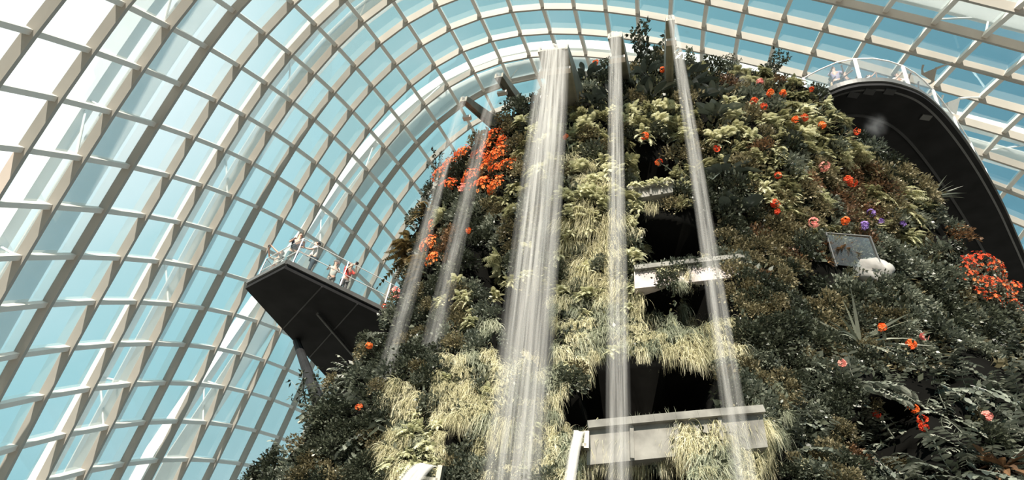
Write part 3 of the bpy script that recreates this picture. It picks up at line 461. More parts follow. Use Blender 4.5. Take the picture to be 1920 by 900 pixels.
o_ = 4 * (len(oc) - 1); f += [(0, 2, 3, 1), (o_, o_ + 1, o_ + 3, o_ + 2)]
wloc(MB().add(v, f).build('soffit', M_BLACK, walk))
def along(pts, off, z, sec, name, m):
    pp = [a + (b - a).normalized() * off + Vector((0, 0, z)) for a, b in zip(oc, inn)]
    fr = []
    for k in range(len(pp)):
        t = (pp[min(k + 1, len(pp) - 1)] - pp[max(k - 1, 0)]).normalized(); A = t.cross(Vector((0, 0, 1))).normalized(); fr.append((A, Vector((0, 0, 1))))
    return wloc(MB().sweep(pp, fr, sec).build(name, m, walk))
rect = lambda w, h: [(-w / 2, -h / 2), (w / 2, -h / 2), (w / 2, h / 2), (-w / 2, h / 2)]
along(oc, .0, .30, rect(.14, .24), 'edge_trim', M_RIM)
along(oc, .22, .06, rect(.08, .16), 'edge_gutter', M_DARKMETAL)
along(oc, 1.5, -.03, rect(.10, .08), 'soffit_seam', M_SEAM)
for x, y in ((1600, 178), (1630, 172), (1668, 172), (1736, 220)):
    p = at_z(x, y, HW - .02); wloc(MB().prism([(p.x - .2, p.y - .12), (p.x + .2, p.y - .12), (p.x + .2, p.y + .12), (p.x - .2, p.y + .12)], HW - .05, HW + .01).build('downlight', M_SEAM if x < 1700 else M_RIM, walk))
rl = [a + (b - a).normalized() * .06 + Vector((0, 0, .45)) for a, b in zip(oc, inn)]
railing(walk, rl, 1.25, 2.0, M_WHITE, M_CGLASS, .12, .16, Vector((MC[0] + 1, MC[1] + 3, 0)), (1.0,), rail_r=.03)

# ---------------------------------------------------------------- white brackets hung on thin arms below the dome
def bracket(x, y, i, j, arms, label, m, sz):
    node_ = P(i, j); d = (node_ - EYE).length; c = EYE + ray(x, y) * (d - 1.6)
    root = empty('arm_bracket', c); tag(root, label, 'bracket')
    r = Vector(ray(x, y)); X = r.cross(Vector((0, 0, 1))).normalized(); Y = X.cross(r).normalized()
    tri = [X * -sz + Y * sz * .6, X * sz + Y * sz * .35, Y * -sz * 1.3 - X * sz * .2]
    v = [p - r * .08 for p in tri] + [p + r * .08 for p in tri]
    MB().add(v, [(0, 1, 2), (5, 4, 3), (0, 3, 4, 1), (1, 4, 5, 2), (2, 5, 3, 0)]).build('plate', m, root)
    for (ax, ay, e) in arms:
        e_ = EYE + ray(ax, ay) * (d - e) - c; s_ = min(tri, key=lambda t_: (t_ - e_).length)
        MB().tube([s_ * .8, s_.lerp(e_, .5), e_], [.10, .06, .08], 8).build('arm', m, root)
bracket(1786, 196, 7, -20, [(1838, 183, .5), (1768, 178, 1.5)], 'white triangular bracket with thin arms under the dome right of the skywalk', M_WHITE, .62)
bracket(1745, 138, 6, -19, [(1785, 118, .6), (1731, 122, 1.4), (1740, 158, 1.)], 'beige bracket with thin arms on the dome frame above the skywalk railing', M_STEEL, .5)

# ---------------------------------------------------------------- waterfalls and their spouts
def hdist(p): return math.hypot(p.x, p.y)
def spout(lip, root_px, w, label, back=2.6, tall=1.0):
    h = hit(*root_px)
    Rt = h[0] if (h and hdist(h[0]) < hdist(lip) + 6) else at_h(root_px[0], root_px[1], hdist(lip) + back)
    ax = Rt - lip; ax.z = 0; axn = ax.normalized(); side = Vector((axn.y, -axn.x, 0))
    Rt = Rt + axn * .9
    root = empty('water_spout', lip); tag(root, label, 'spout')
    def sec(p, hh): return [p + Vector((0, 0, hh * .35)), p - Vector((0, 0, hh * .65))]
    for s_ in (-1, 1):
        o = side * (w / 2 * s_)
        q = [lip + o + Vector((0, 0, .10)), lip + o - Vector((0, 0, .12)), Rt + o - Vector((0, 0, tall)), Rt + o + Vector((0, 0, .25))]
        v = [p - lip - side * .03 for p in q] + [p - lip + side * .03 for p in q]
        MB().add(v, [(0, 1, 2, 3), (7, 6, 5, 4), (0, 4, 5, 1), (1, 5, 6, 2), (2, 6, 7, 3), (3, 7, 4, 0)]).build('side_plate', M_CHUTE, root)
    q = [lip - Vector((0, 0, .1)), Rt - Vector((0, 0, tall * .97))]
    v = []
    for p in q:
        for s_ in (-1, 1):
            for z in (0, .04): v.append(p - lip + side * (w / 2 * s_) + Vector((0, 0, z)))
    MB().add(v, [(0, 2, 6, 4), (1, 5, 7, 3), (0, 4, 5, 1), (2, 3, 7, 6), (0, 1, 3, 2), (4, 6, 7, 5)]).build('trough', M_CHUTE, root)
    MB().bar(-side * (w / 2 + .05) + axn * .5 - Vector((0, 0, .28)), side * (w / 2 + .05) + axn * .5 - Vector((0, 0, .28)), .14, .1).build('stiffener', M_STEEL, root)
    return root
def fall(lip, bot, w0, w1, m, label, lump=.0, n=46, curl=.35, z_end=None):
    """a thin curved body of water thrown from lip that passes through bot"""
    g = 9.8; tb = math.sqrt(2 * (lip.z - bot.z) / g); vel = Vector((bot.x - lip.x, bot.y - lip.y, 0)) / tb
    te = math.sqrt(2 * (lip.z - (z_end if z_end is not None else bot.z)) / g)
    side = Vector((lip.y, -lip.x, 0)).normalized(); back = Vector((-lip.x, -lip.y, 0)).normalized()
    U = 17; v = []; uv = []; f = []
    ts = [te * (k / n) for k in range(n + 1)]
    for k, t in enumerate(ts):
        c = lip + vel * t - Vector((0, 0, .5 * g * t * t)); s = t / te; w = w0 + (w1 - w0) * s ** .8
        for face in (1, -1):
            for u in range(U):
                a = u / (U - 1) - .5
                jig = .06 * w * noise.noise(Vector((a * 9, k * .11, w0 * 5)))
                th = (.05 + .10 * s) * w * math.sqrt(max(0, 1 - (2 * a) ** 2)) + .005
                v.append(c + side * (a * w + jig * .3) + back * (face * th + jig * 1.5) - lip); uv.append((u / (U - 1), (lip.z - c.z)))
    R_ = 2 * U
    for k in range(n):
        for u in range(U - 1):
            a = k * R_ + u; f.append((a, a + 1, a + R_ + 1, a + R_)); b = a + U; f.append((b + 1, b, b + R_, b + R_ + 1))
        f.append((k * R_, k * R_ + R_, k * R_ + R_ + U, k * R_ + U)); e = k * R_ + U - 1; f.append((e, e + U, e + U + R_, e + R_))
    me = mesh('waterfall', v, f, m, True); ul = me.uv_layers.new(name='UVMap')
    for lp in me.loops: ul.data[lp.index].uv = uv[lp.vertex_index]
    o = link('waterfall', me); o.location = lip; tag(o, label, 'waterfall'); return o
def pxw(px, p): return px / F * proj(p)[2]
def base_h(x, y, d=.7):
    h = hit(x, y); return (hdist(h[0]) - d) if h else None
WM_WIDE = watermat('wide_fall_water', .26, 10, .22, .28); WM_MID = watermat('middle_fall_water', .18, 6, .3, .38); WM_THIN = watermat('thin_fall_water', .16, 4, .35, .55); WM_FAINT = watermat('faint_fall_water', .085, 3, .4, .7); WM_SMALL = watermat('spout_water', .55, 5, .5)
def upper(lip_px, bot_px, root_px, w0, w1, wm, dn, lab_f, lab_s, tall=1.0, dh=0., dlip=.6):
    hb = base_h(*bot_px, .8 + dh) or 16; lip = at_h(*lip_px, hb + dlip); bot = at_h(*bot_px, hb)
    fall(lip, bot, pxw(w0, lip), pxw(w1, bot), wm, lab_f, z_end=max(bot.z - 2.5, .3))
    spout(lip + Vector((0, 0, -.08)), root_px, pxw(w0, lip) * .92, lab_s, tall=tall); return lip, bot
FALLS = [
    upper((1037, 86), (972, 800), (1078, 168), 56, 125, WM_WIDE, 1, 'wide curtain waterfall pouring from the broadest spout', 'broad metal spout feeding the wide curtain waterfall', 1.9),
    upper((1153, 62), (1160, 880), (1176, 130), 24, 52, WM_MID, 1, 'straight middle waterfall falling past the big dark cave', 'narrow metal spout feeding the straight middle waterfall', 1.2),
    upper((1256, 30), (1390, 868), (1248, 142), 12, 52, WM_THIN, 1, 'slanting thin waterfall right of the middle waterfall', 'tall dark spout at the very top feeding the slanting waterfall', 1.5),
    upper((936, 138), (812, 640), (990, 190), 14, 46, WM_FAINT, 1, 'thin misty waterfall just left of the wide curtain, over orange flowers', 'slim angled spout just left of the broad spout', .5),
    upper((870, 182), (728, 690), (940, 210), 10, 42, WM_FAINT, 1, 'leftmost faint waterfall drifting down past the lookout deck', 'leftmost slim spout of the upper five', .5)]
def lower(lip_px, bot_px, root_px, w0, w1, lab_f, lab_s):
    h0 = hdist(hit0(*lip_px)) - .75; lip = at_h(*lip_px, h0); bot = at_h(*bot_px, h0 - .25)
    fall(lip, bot, pxw(w0, lip), pxw(w1, bot), WM_SMALL, lab_f, z_end=.3); spout(lip + Vector((0, 0, -.08)), root_px, pxw(w0, lip), lab_s, tall=.7)
lower((1090, 810), (1068, 905), (1112, 806), 20, 26, 'small bright waterfall from the spout on the lowest ledge', 'small dark spout at the left end of the lowest ledge')
lower((808, 873), (765, 908), (828, 868), 34, 60, 'short waterfall spilling at the bottom left of the wall', 'small brown spout at the bottom left of the wall')
def puff(x, y, d, r, m, label):
    h = hit(x, y); c = at_h(x, y, (hdist(h[0]) if h else 20) - d); rr = [q / F * proj(c)[2] for q in r]
    mb = MB().ball((0, 0, 0), 1., 20, 12); o = mb.build('mist_puff', m, None, True); o.location = c; o.scale = (rr[0], rr[0], rr[1]); tag(o, label, 'mist', kind='stuff')
MIST = mistmat('water_mist', .8)
puff(1392, 165, .6, (20, 70), MIST, 'upright jet of white mist before the ferns right of the top spout')
puff(1642, 236, 4.2, (26, 34), MIST, 'white mist puff drifting under the curved skywalk')

# ---------------------------------------------------------------- people
M_SKIN = plain('skin', (.55, .33, .24), .5, 0, .06, 6)
M_HAIR = plain('dark_hair', (.03, .02, .016), .55, 0, .3, 20)
M_SHOE = plain('shoe', (.06, .06, .065), .6, 0, .2, 6)
M_EYE = plain('eye', (.02, .015, .012), .2, 0, .0, 6)
CLOTH = {}
def cloth(c, pattern=False):
    k = (c, pattern)
    if k not in CLOTH: CLOTH[k] = plain('cloth', c, .85, 0, .75 if pattern else .1, 9 if pattern else 4)
    return CLOTH[k]
def skin(name, verts, edges, radii, m, parent, sub=1):
    me = bpy.data.meshes.new(name); me.from_pydata(verts, edges, []); o = bpy.data.objects.new(name, me); COL.objects.link(o)
    o.modifiers.new('s', 'SKIN'); sm = o.modifiers.new('u', 'SUBSURF'); sm.levels = sub
    for k, r in enumerate(radii):
        d = me.skin_vertices[0].data[k]; d.radius = r if isinstance(r, tuple) else (r, r); d.use_root = (k == 0)
    dg = bpy.context.evaluated_depsgraph_get(); me2 = bpy.data.meshes.new_from_object(o.evaluated_get(dg)); bpy.data.objects.remove(o)
    me2.name = name; me2.materials.clear(); me2.materials.append(m); me2.polygons.foreach_set('use_smooth', [True] * len(me2.polygons))
    return link(name, me2, parent)
def person(label, loc, yaw, shirt, legs, pose='rail', h=1.7, hair=None, short=False, pattern=False, hat=None, skirt=False, group=None):
    root = empty('person', loc); root.rotation_euler = (0, 0, yaw); root.scale = (h / 1.75,) * 3; tag(root, label, 'person', group)
    V = []; E = []; R = []
    def vt(p, r, par=None):
        V.append(p); R.append(r); i = len(V) - 1
        if par is not None: E.append((par, i))
        return i
    lean = {'rail': .10, 'camera': .05, 'up': -.02, 'down': 0}[pose]
    pel = vt((0, 0, .95), (.15, .11)); wa = vt((0, lean * .3, 1.12), (.135, .10), pel); ch = vt((0, lean * .8, 1.32), (.165, .115), wa); nk = vt((0, lean, 1.49), .055, ch)
    hd = vt((0, lean + .02, 1.60), (.075, .085), nk); hm = vt((0, lean + .025, 1.68), (.082, .10), hd); vt((0, lean + .01, 1.755), (.06, .07), hm)
    ns = vt((0, lean + .135, 1.655), .012, hm)
    ends = {'rail': ((.27, .12 + lean, 1.15), (.2, .38 + lean, 1.16)), 'camera': ((.25, .17 + lean, 1.26), (.07, .30 + lean, 1.55)),
            'up': ((.30, .22, 1.40), (.14, .46, 1.58)), 'down': ((.26, -.02, 1.12), (.27, .08, .88))}[pose]
    arms = []
    for s in (-1, 1):
        sh = vt((.185 * s, lean * .9, 1.42), .06, ch); el_ = vt((ends[0][0] * s, ends[0][1], ends[0][2]), .043, sh); wr = vt((ends[1][0] * s, ends[1][1], ends[1][2]), .028, el_)
        d = (Vector(V[wr]) - Vector(V[el_])).normalized(); sd_ = Vector((1, 0, 0)) - d * d.x; sd_.normalize()
        pm = Vector(V[wr]) + d * .075; ip = vt(tuple(pm), (.034, .02), wr)
        for q in range(4):                       # four fingers, bent at the knuckle
            b_ = pm + d * .03 + sd_ * (.018 * (q - 1.5)); k1 = vt(tuple(b_), .0095, ip); ln = (.036, .043, .040, .032)[q]
            k2 = vt(tuple(b_ + d * ln), .0085, k1); vt(tuple(b_ + d * ln * 1.7 - Vector((0, 0, .018))), .007, k2)
        tb = pm - d * .03 - sd_ * (.035 * s); t1 = vt(tuple(tb), .0105, ip); vt(tuple(tb + d * .05 - sd_ * (.02 * s)), .008, t1)
        arms.append((sh, el_, wr))
    for s in (-1, 1):
        hp = vt((.095 * s, 0, .86), .088, pel); kn = vt((.105 * s, .02, .50), .056, hp); an = vt((.11 * s, -.01, .09), .038, kn)
        vt((.115 * s, .10, .045), (.042, .03), an)
    skin('body', V, E, R, M_SKIN, root)
    g = lambda k: V[k]
    # shirt: torso and upper arms, a little larger than the body
    sv = [(0, 0, .93), g(wa), g(ch), (0, lean, 1.465)]; se = [(0, 1), (1, 2), (2, 3)]; sr = [(.172, .135), (.158, .122), (.185, .135), (.075, .07)]
    for sh, el_, wr in arms:
        b_ = len(sv); e_ = Vector(g(sh)).lerp(Vector(g(el_)), .85); sv += [g(sh), tuple(e_)]; se += [(2, b_), (b_, b_ + 1)]; sr += [.078, .062]
    skin('shirt', sv, se, sr, cloth(shirt, pattern), root)
    if skirt:
        mb = MB(); n = 16; v = []; f = []
        for zq, rq in ((1.0, .155), (.8, .20), (.55, .26)):
            for k in range(n): a = 2 * math.pi * k / n; v.append((rq * math.cos(a), rq * .8 * math.sin(a), zq))
        for a in range(2):
            for k in range(n): f.append((a * n + k, a * n + (k + 1) % n, (a + 1) * n + (k + 1) % n, (a + 1) * n + k))
        f += [tuple(range(n)), tuple(range(3 * n - 1, 2 * n - 1, -1))]; mb.add(v, f).build('skirt', cloth(legs), root, True)
    else:
        kz = .46 if short else .12
        tv = [(0, 0, .96)]; te = []; tr = [(.162, .125)]
        for s in (-1, 1):
            b_ = len(tv); tv += [(.097 * s, 0, .85), (.108 * s, .02, .52), (.112 * s, -.005, kz)]; te += [(0, b_), (b_, b_ + 1), (b_ + 1, b_ + 2)]; tr += [.105, .078, .068]
        skin('shorts' if short else 'trousers', tv, te, tr, cloth(legs), root)
    for s in (-1, 1): MB().ball((.115 * s, .05, .045), (.055, .13, .046)).build('shoe', M_SHOE, root, True)
    hc = (0, lean + .0, 1.70)
    if hat: 
        mb = MB().ball((0, lean + .01, 1.745), (.105, .12, .075)); mb.ball((0, lean + .03, 1.735), (.155, .17, .012)); mb.build('sun_hat', cloth(hat), root, True)
    mb = MB().ball((0, lean - .022, 1.70), (.097, .105, .095), 14, 9)
    if hair == 'long': mb.ball((0, lean - .075, 1.55), (.09, .055, .17))
    mb.build('hair', M_HAIR, root, True)
    for s in (-1, 1): MB().ball((.033 * s, lean + .112, 1.685), .010, 8, 5).build('eye', M_EYE, root, True)
    for s in (-1, 1): MB().ball((.088 * s, lean + .02, 1.67), (.012, .022, .032), 8, 5).build('ear', M_SKIN, root, True)
    MB().ball((0, lean + .105, 1.625), (.026, .008, .008), 8, 5).build('mouth', cloth((.35, .12, .10)), root, True)
    return root
def stand(x, y, zf, h):                          # feet on the skywalk under a head seen at x, y, kept behind the railing
    q = at_z(x, y, zf + h * .96); q = Vector((q.x, q.y, zf)); k = min(range(len(oc)), key=lambda i: (Vector((oc[i].x, oc[i].y)) - Vector((q.x, q.y))).length)
    d = (inn[k] - oc[k]).normalized(); s_ = (q - oc[k]).dot(d)
    return q + d * max(0, .55 - s_) + Vector((0, 0, .005)) if s_ < .55 else q + Vector((0, 0, .005))
def on_deck(x, back):                             # a spot on the lookout deck, back metres in from the edge seen at x
    e = (pA, pB, 460, 533) if x < 533 else (pB, pC, 533, 745); u, v_ = Vector(e[0]), Vector(e[1])
    best = min((abs(proj((*u.lerp(v_, k / 200), zt))[0] - x), k / 200) for k in range(201))[1]
    q = u.lerp(v_, best); t = (v_ - u).normalized(); n = Vector((-t.y, t.x)); n = n if n.dot(cen - q) > 0 else -n; q = q + n * back
    return Vector((q.x, q.y, zt + .005))
def thing_held(name, label, cat, person_loc, yaw, off, size, m):
    c, s = math.cos(yaw), math.sin(yaw); p = Vector((off[0] * c - off[1] * s, off[0] * s + off[1] * c, off[2])) + person_loc
    mb = MB().prism([(-size[0], -size[1]), (size[0], -size[1]), (size[0], size[1]), (-size[0], size[1])], -size[2], size[2]); o = mb.build(name, m); o.location = p; o.rotation_euler = (0, 0, yaw)
    lens = MB().tube([(0, size[1], 0), (0, size[1] + .025, 0)], size[2] * .45, 10).build('lens', M_EYE, o); tag(o, label, cat)
face = math.pi
l1 = on_deck(474, .55); person('person in patterned grey shirt and orange shorts raising a phone by the prow tip', l1, face - .7, (.42, .40, .34), (.75, .26, .08), 'up', 1.72, short=True, pattern=True)
thing_held('phone', 'dark phone held up by the person in the patterned shirt', 'phone', l1, face - .7, (0, .56, 1.60), (.04, .006, .075), M_DARKMETAL)
l2 = on_deck(549, .8); person('person in a navy top and teal trousers leaning on the prow corner', l2, face + .5, (.03, .04, .06), (.08, .14, .15), 'rail', 1.76)
l3 = on_deck(585, .5); person('person in a white top and dark trousers at the deck railing, facing along it', l3, face - 1.2, (.85, .74, .68), (.06, .08, .10), 'rail', 1.66, hair='long')
l4 = on_deck(652, .8); person('person in a red top at the middle of the deck railing, hands at a camera', l4, face + .9, (.75, .05, .03), (.1, .09, .09), 'camera', 1.68)
thing_held('camera', 'small black camera held by the person in red', 'camera', l4, face + .9, (0, .40, 1.58), (.06, .03, .04), M_DARKMETAL)
l5 = on_deck(630, .95); person('person in a pale top with a white hat beside the person in red', l5, face + .2, (.45, .44, .40), (.2, .19, .17), 'rail', 1.5, hat=(.85, .85, .85))
zw = HW + .45
for x, y, h_, yaw, sc_, lc, pose, lab, kw in (
    (1562, 133, 1.75, face - .4, (.35, .30, .42), (.12, .12, .14), 'rail', 'dark-haired person in a lilac top at the left end of the skywalk', {}),
    (1579, 143, 1.72, face + .2, (.05, .05, .07), (.04, .04, .05), 'rail', 'person in black standing right of the lilac top on the skywalk', {}),
    (1557, 152, 1.35, face, (.6, .45, .3), (.3, .28, .25), 'rail', 'child with a straw hat at the left end of the skywalk', {'hat': (.65, .48, .28)}),
    (1560, 163, 1.1, face, (.85, .86, .85), (.08, .42, .26), 'rail', 'small child in white top and green shorts behind the skywalk glass', {'hat': (.85, .85, .85), 'short': True}),
    (1626, 146, 1.6, face + .5, (.85, .82, .8), (.3, .3, .3), 'camera', 'person in a white top behind the second skywalk glass panel', {}),
    (1681, 143, 1.65, face, (.8, .74, .68), (.35, .3, .28), 'rail', 'person in a cream top by the post at the top of the skywalk bend', {}),
    (1707, 157, 1.7, face - .3, (.06, .07, .07), (.25, .18, .14), 'rail', 'person in dark clothes at the descending part of the skywalk', {}),
    (1764, 202, 1.7, face - .5, (.12, .10, .10), (.2, .18, .17), 'rail', 'dark-haired person beside the lowest white post of the skywalk', {}),
    (1773, 214, 1.55, face - .5, (.88, .86, .84), (.5, .45, .4), 'rail', 'person in a white top at the lowest white post of the skywalk', {})):
    person(lab, stand(x, y, zw, h_), yaw, sc_, lc, pose, h_, **kw)

# ---------------------------------------------------------------- plants
R_ = random.Random(11)
U = R_.uniform
def vn(v): return v.normalized() if v.length > 1e-6 else Vector((0, 0, 1))
class Plant(MB):
    def diamond(s, b, d, n, l, w):
        """small pointed leaf"""
        sd_ = vn(d.cross(n)); s.add([b, b + d * l * .45 + sd_ * w / 2, b + d * l, b + d * l * .45 - sd_ * w / 2], [(0, 1, 2, 3)])
    def leaf(s, b, d, n, l, w, droop=.25, fold=.18, k=4):
        """broad leaf with a folded midrib that droops towards its tip"""
        sd_ = vn(d.cross(n)); n = vn(sd_.cross(d)); v = []; f = []
        for i in range(k + 1):
            t = i / k; c = b + d * (l * t) - Vector((0, 0, 1)) * (droop * l * t * t); ww = w * (math.sin(math.pi * min(1, t * .93 + .05)) ** .75) * .5
            v += [c - sd_ * ww + n * (fold * ww), c, c + sd_ * ww + n * (fold * ww)]
        for i in range(k):
            a = 3 * i; f += [(a, a + 1, a + 4, a + 3), (a + 1, a + 2, a + 5, a + 4)]
        s.add(v, f)
    def frond(s, b, d, l, w, droop, pairs=9):
        """arching frond: midrib with leaflets that narrow to the tip, one island"""
        v = []; f = []; side = vn(d.cross(Vector((0, 0, 1)))); pp = []
        for i in range(pairs + 1):
            t = i / pairs; pp.append(b + d * (l * t) - Vector((0, 0, 1)) * (droop * l * t * t))
        for i in range(pairs):
            t = (i + .5) / pairs; c0, c1 = pp[i], pp[i + 1]; tg = vn(c1 - c0); ww = w * (math.sin(math.pi * (t * .86 + .12)) ** .8)
            o = len(v); v += [c0, c1]
            for sg in (-1, 1):
                tip = c0.lerp(c1, .5) + (side * sg + tg * .45).normalized() * ww - Vector((0, 0, ww * .22)); wd = tg * (l / pairs * .42)
                q = len(v); m_ = c0.lerp(c1, .5).lerp(tip, .5); v += [m_ + wd, tip, m_ - wd]
                f.append((o, q + 2, q + 1, q, o + 1) if sg < 0 else (o + 1, q, q + 1, q + 2, o))
        s.add(v, f)
    def blade(s, b, d, l, w, grav, k=4):
        side = vn(d.cross(Vector((U(-1, 1), U(-1, 1), U(-.2, 1))))); p = Vector(b); v = []; f = []; dd = Vector(d)
        for i in range(k + 1):
            ww = w * (1 - (i / k) ** 1.6) * .5 + .001; v += [p - side * ww, p + side * ww]; dd = vn(dd + Vector((0, 0, -grav))); p = p + dd * (l / k)
        for i in range(k): a = 2 * i; f.append((a, a + 1, a + 3, a + 2))
        s.add(v, f)
def rnd_out(up=.3, spread=1.):
    return vn(Vector((U(-1, 1) * spread, U(.15, 1), U(-.45, 1) + up)))
def stems(s, pts, r=.012):
    for p in pts: s.tube([Vector((0, -.1, 0)), p * .5 + Vector((0, 0, .03)), p], [r * 1.4, r, r * .5], 4)
def fern_m(n=36, l=.42, w=.115, pairs=9):
    s = Plant()
    for k in range(n):
        d = vn(Vector((U(-1, 1), U(.0, 1.), U(-.25, 1.0)))); s.frond(Vector((U(-.16, .16), U(-.1, .12), U(-.16, .16))) + d * .05, d, l * U(.6, 1.2), w * U(.75, 1.2), U(.3, 1.0), pairs)
    return s
def grass_m(n=320, l=.66):
    s = Plant()
    for k in range(n):
        d = vn(Vector((U(-.7, .7), U(.1, .9), U(-.3, .9)))); s.blade((U(-.30, .30), U(-.15, .12), U(-.25, .25)), d, l * U(.45, 1.2), U(.011, .02), U(.4, 1.1), 5)
    return s
def spike_m(n=34, l=.7):
    s = Plant()
    for k in range(n): s.blade((U(-.2, .2), U(-.1, .1), U(-.05, .05)), vn(Vector((U(-.6, .6), U(-.2, .6), 1))), l * U(.4, 1.1), U(.03, .05), U(.0, .14), 4)
    return s
def broad_m(n=11, l=.62):
    s = Plant(); pts = []
    for k in range(n):
        d = vn(Vector((U(-1, 1), U(.05, .9), U(-.1, 1)))); b = d * U(.15, .42); pts.append(b)
        s.leaf(b, vn(d + Vector((0, .15, -.1))), vn(Vector((U(-.4, .4), -.2, 1))), l * U(.6, 1.15), l * U(.38, .52), U(.1, .5), .25, 5)
    stems(s, pts); return s
def bush_m(n=330, r=.45, l=.10, w=.62):
    s = Plant(); pts = []
    for k in range(n):
        o = rnd_out(.1); rr = r * U(.45, 1.05) * (1 + .3 * noise.noise(o * 2.3)); b = Vector((o.x * rr, o.y * rr * .9, o.z * rr))
        d = vn(o + Vector((U(-.8, .8), U(-.5, .8), U(-.9, .5)))); nn = vn(Vector((U(-.7, .7), U(-.9, .3), U(.2, 1)))); q = l * U(.6, 1.3); s.diamond(b, d, nn, q, q * w)
        if k % 22 == 0: pts.append(b)
    stems(s, pts, .01); return s
def ivy_m(n=8, r=.66, l=.18):
    s = Plant()
    for k in range(n):
        d = vn(Vector((U(-1, 1), U(.1, .9), U(-.6, .7)))); p = Vector((U(-.15, .15), -.05, U(-.15, .15))); path = [p]
        for q in range(7): d = vn(d + Vector((U(-.15, .15), U(-.05, .1), -.10))); p = p + d * (r / 6); path.append(p)
        s.tube(path, .008, 4)
        for q in range(1, 8):
            for sg in (-1, 1):
                sd_ = vn(d.cross(Vector((0, 0, 1)))) * sg; s.leaf(path[q], vn(sd_ + d * .6 + Vector((0, .1, U(-.35, .1)))), vn(Vector((U(-.3, .3), U(-.5, 0), 1))), l * U(.7, 1.25), l * U(.5, .68), .25, .15, 3)
    return s
def wispy_m(n=12, r=1.0):
    s = Plant()
    for k in range(n):
        d = vn(Vector((U(-.8, .8), U(-.5, .6), U(.35, 1)))); p = Vector((0, 0, 0)); path = [p]
        for q in range(6): d = vn(d + Vector((U(-.25, .25), U(-.2, .2), U(-.1, .1)))); p = p + d * (r / 6 * U(.8, 1.2)); path.append(p)
        s.tube(path, [.014, .012, .010, .008, .006, .005, .004], 4)
        for q in range(2, 7):
            for w_ in range(5):
                o = vn(Vector((U(-1, 1), U(-1, 1), U(-.6, 1)))); s.diamond(path[q] + o * .02, o, vn(Vector((U(-1, 1), U(-1, 1), 1))), U(.09, .17), U(.045, .075))
    return s
def palm_m(n=26, l=.8):
    s = Plant()
    for k in range(n): s.blade((0, 0, 0), vn(Vector((U(-1, 1), U(-.3, .9), U(-.15, 1)))), l * U(.7, 1.1), U(.04, .06), U(.02, .16), 5)
    return s
def rosette_m(n=20, l=.45):
    s = Plant()
    for k in range(n): s.leaf(Vector((0, 0, 0)), vn(Vector((U(-1, 1), U(.1, 1), U(-.5, .9)))), Vector((U(-.3, .3), -.5, 1)), l * U(.7, 1.1), .085, U(.1, .5), .3, 4)
    return s
def bloom_m(n, r, c=.075, full=False):
    """flower heads: five petals round a small centre, scattered over the outside of the shrub"""
    s = Plant()
    for k in range(n):
        o = vn(Vector((U(-1, 1), U(-1, 1), U(-1, 1)))) if full else rnd_out(.15); b = Vector((o.x * r, o.y * r, o.z * r)) * U(.8, 1.15); a = vn(o.cross(Vector((.3, .2, 1)))); e = o.cross(a); rr = c * U(.7, 1.3)
        v = [b]; f = []
        for q in range(5):
            t = 2 * math.pi * q / 5; dq = a * math.cos(t) + e * math.sin(t); pq = e * math.cos(t) - a * math.sin(t)
            i = len(v); v += [b + dq * rr * .6 + pq * rr * .38 + o * rr * .3, b + dq * rr + o * rr * .15, b + dq * rr * .6 - pq * rr * .38 + o * rr * .3]; f.append((0, i, i + 1, i + 2))
        s.add(v, f)
    return s
LM = {
 'pale': leafmat('pale_fern_leaf', [(.26, .27, .14), (.54, .53, .32), (.72, .70, .48)], .35),
 'olive': leafmat('olive_fern_leaf', [(.12, .125, .06), (.29, .28, .14), (.47, .45, .27)], .3),
 'brown': leafmat('brown_fern_leaf', [(.07, .05, .02), (.16, .115, .045), (.28, .20, .08)], .3),
 'straw': leafmat('straw_grass', [(.30, .275, .15), (.60, .56, .34), (.80, .75, .54)], .35),
 'greygrass': leafmat('grey_grass', [(.14, .155, .10), (.31, .33, .22), (.52, .52, .38)], .3),
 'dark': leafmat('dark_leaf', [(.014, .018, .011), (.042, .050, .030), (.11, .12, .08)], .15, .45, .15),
 'gloss': leafmat('glossy_dark_leaf', [(.03, .04, .032), (.06, .075, .06), (.10, .12, .095)], .1, .35, .3),
 'sage': leafmat('sage_leaf', [(.045, .055, .040), (.12, .135, .095), (.27, .28, .21)], .25, .45, .2),
 'ivyleaf': leafmat('ivy_leaf', [(.025, .032, .024), (.15, .165, .125), (.36, .37, .30)], .2, .45, .2),  # bright end of the ramp paints highlights on random leaves
 'rust': leafmat('rust_leaf', [(.05, .028, .015), (.16, .085, .04), (.30, .18, .085)], .25),
 'mixed': leafmat('brown_green_leaf', [(.05, .045, .022), (.15, .125, .062), (.31, .27, .16)], .25),
 'orange': leafmat('orange_petal', [(.75, .10, .02), (.90, .20, .04), (.92, .32, .10)], .3, .6, .05),
 'red': leafmat('red_petal', [(.55, .035, .015), (.72, .10, .03), (.78, .24, .07)], .3, .6, .05),
 'pink': leafmat('pink_petal', [(.75, .20, .18), (.85, .34, .28), (.9, .5, .4)], .3, .6, .05),
 'purple': leafmat('purple_petal', [(.16, .09, .32), (.30, .18, .5), (.4, .28, .6)], .3, .6, .05)}
def variants(name, fn, m, cnt=3, **k):
    return [mesh(name, q.v, q.f, LM[m]) for q in (fn(**k) for _ in range(cnt))]
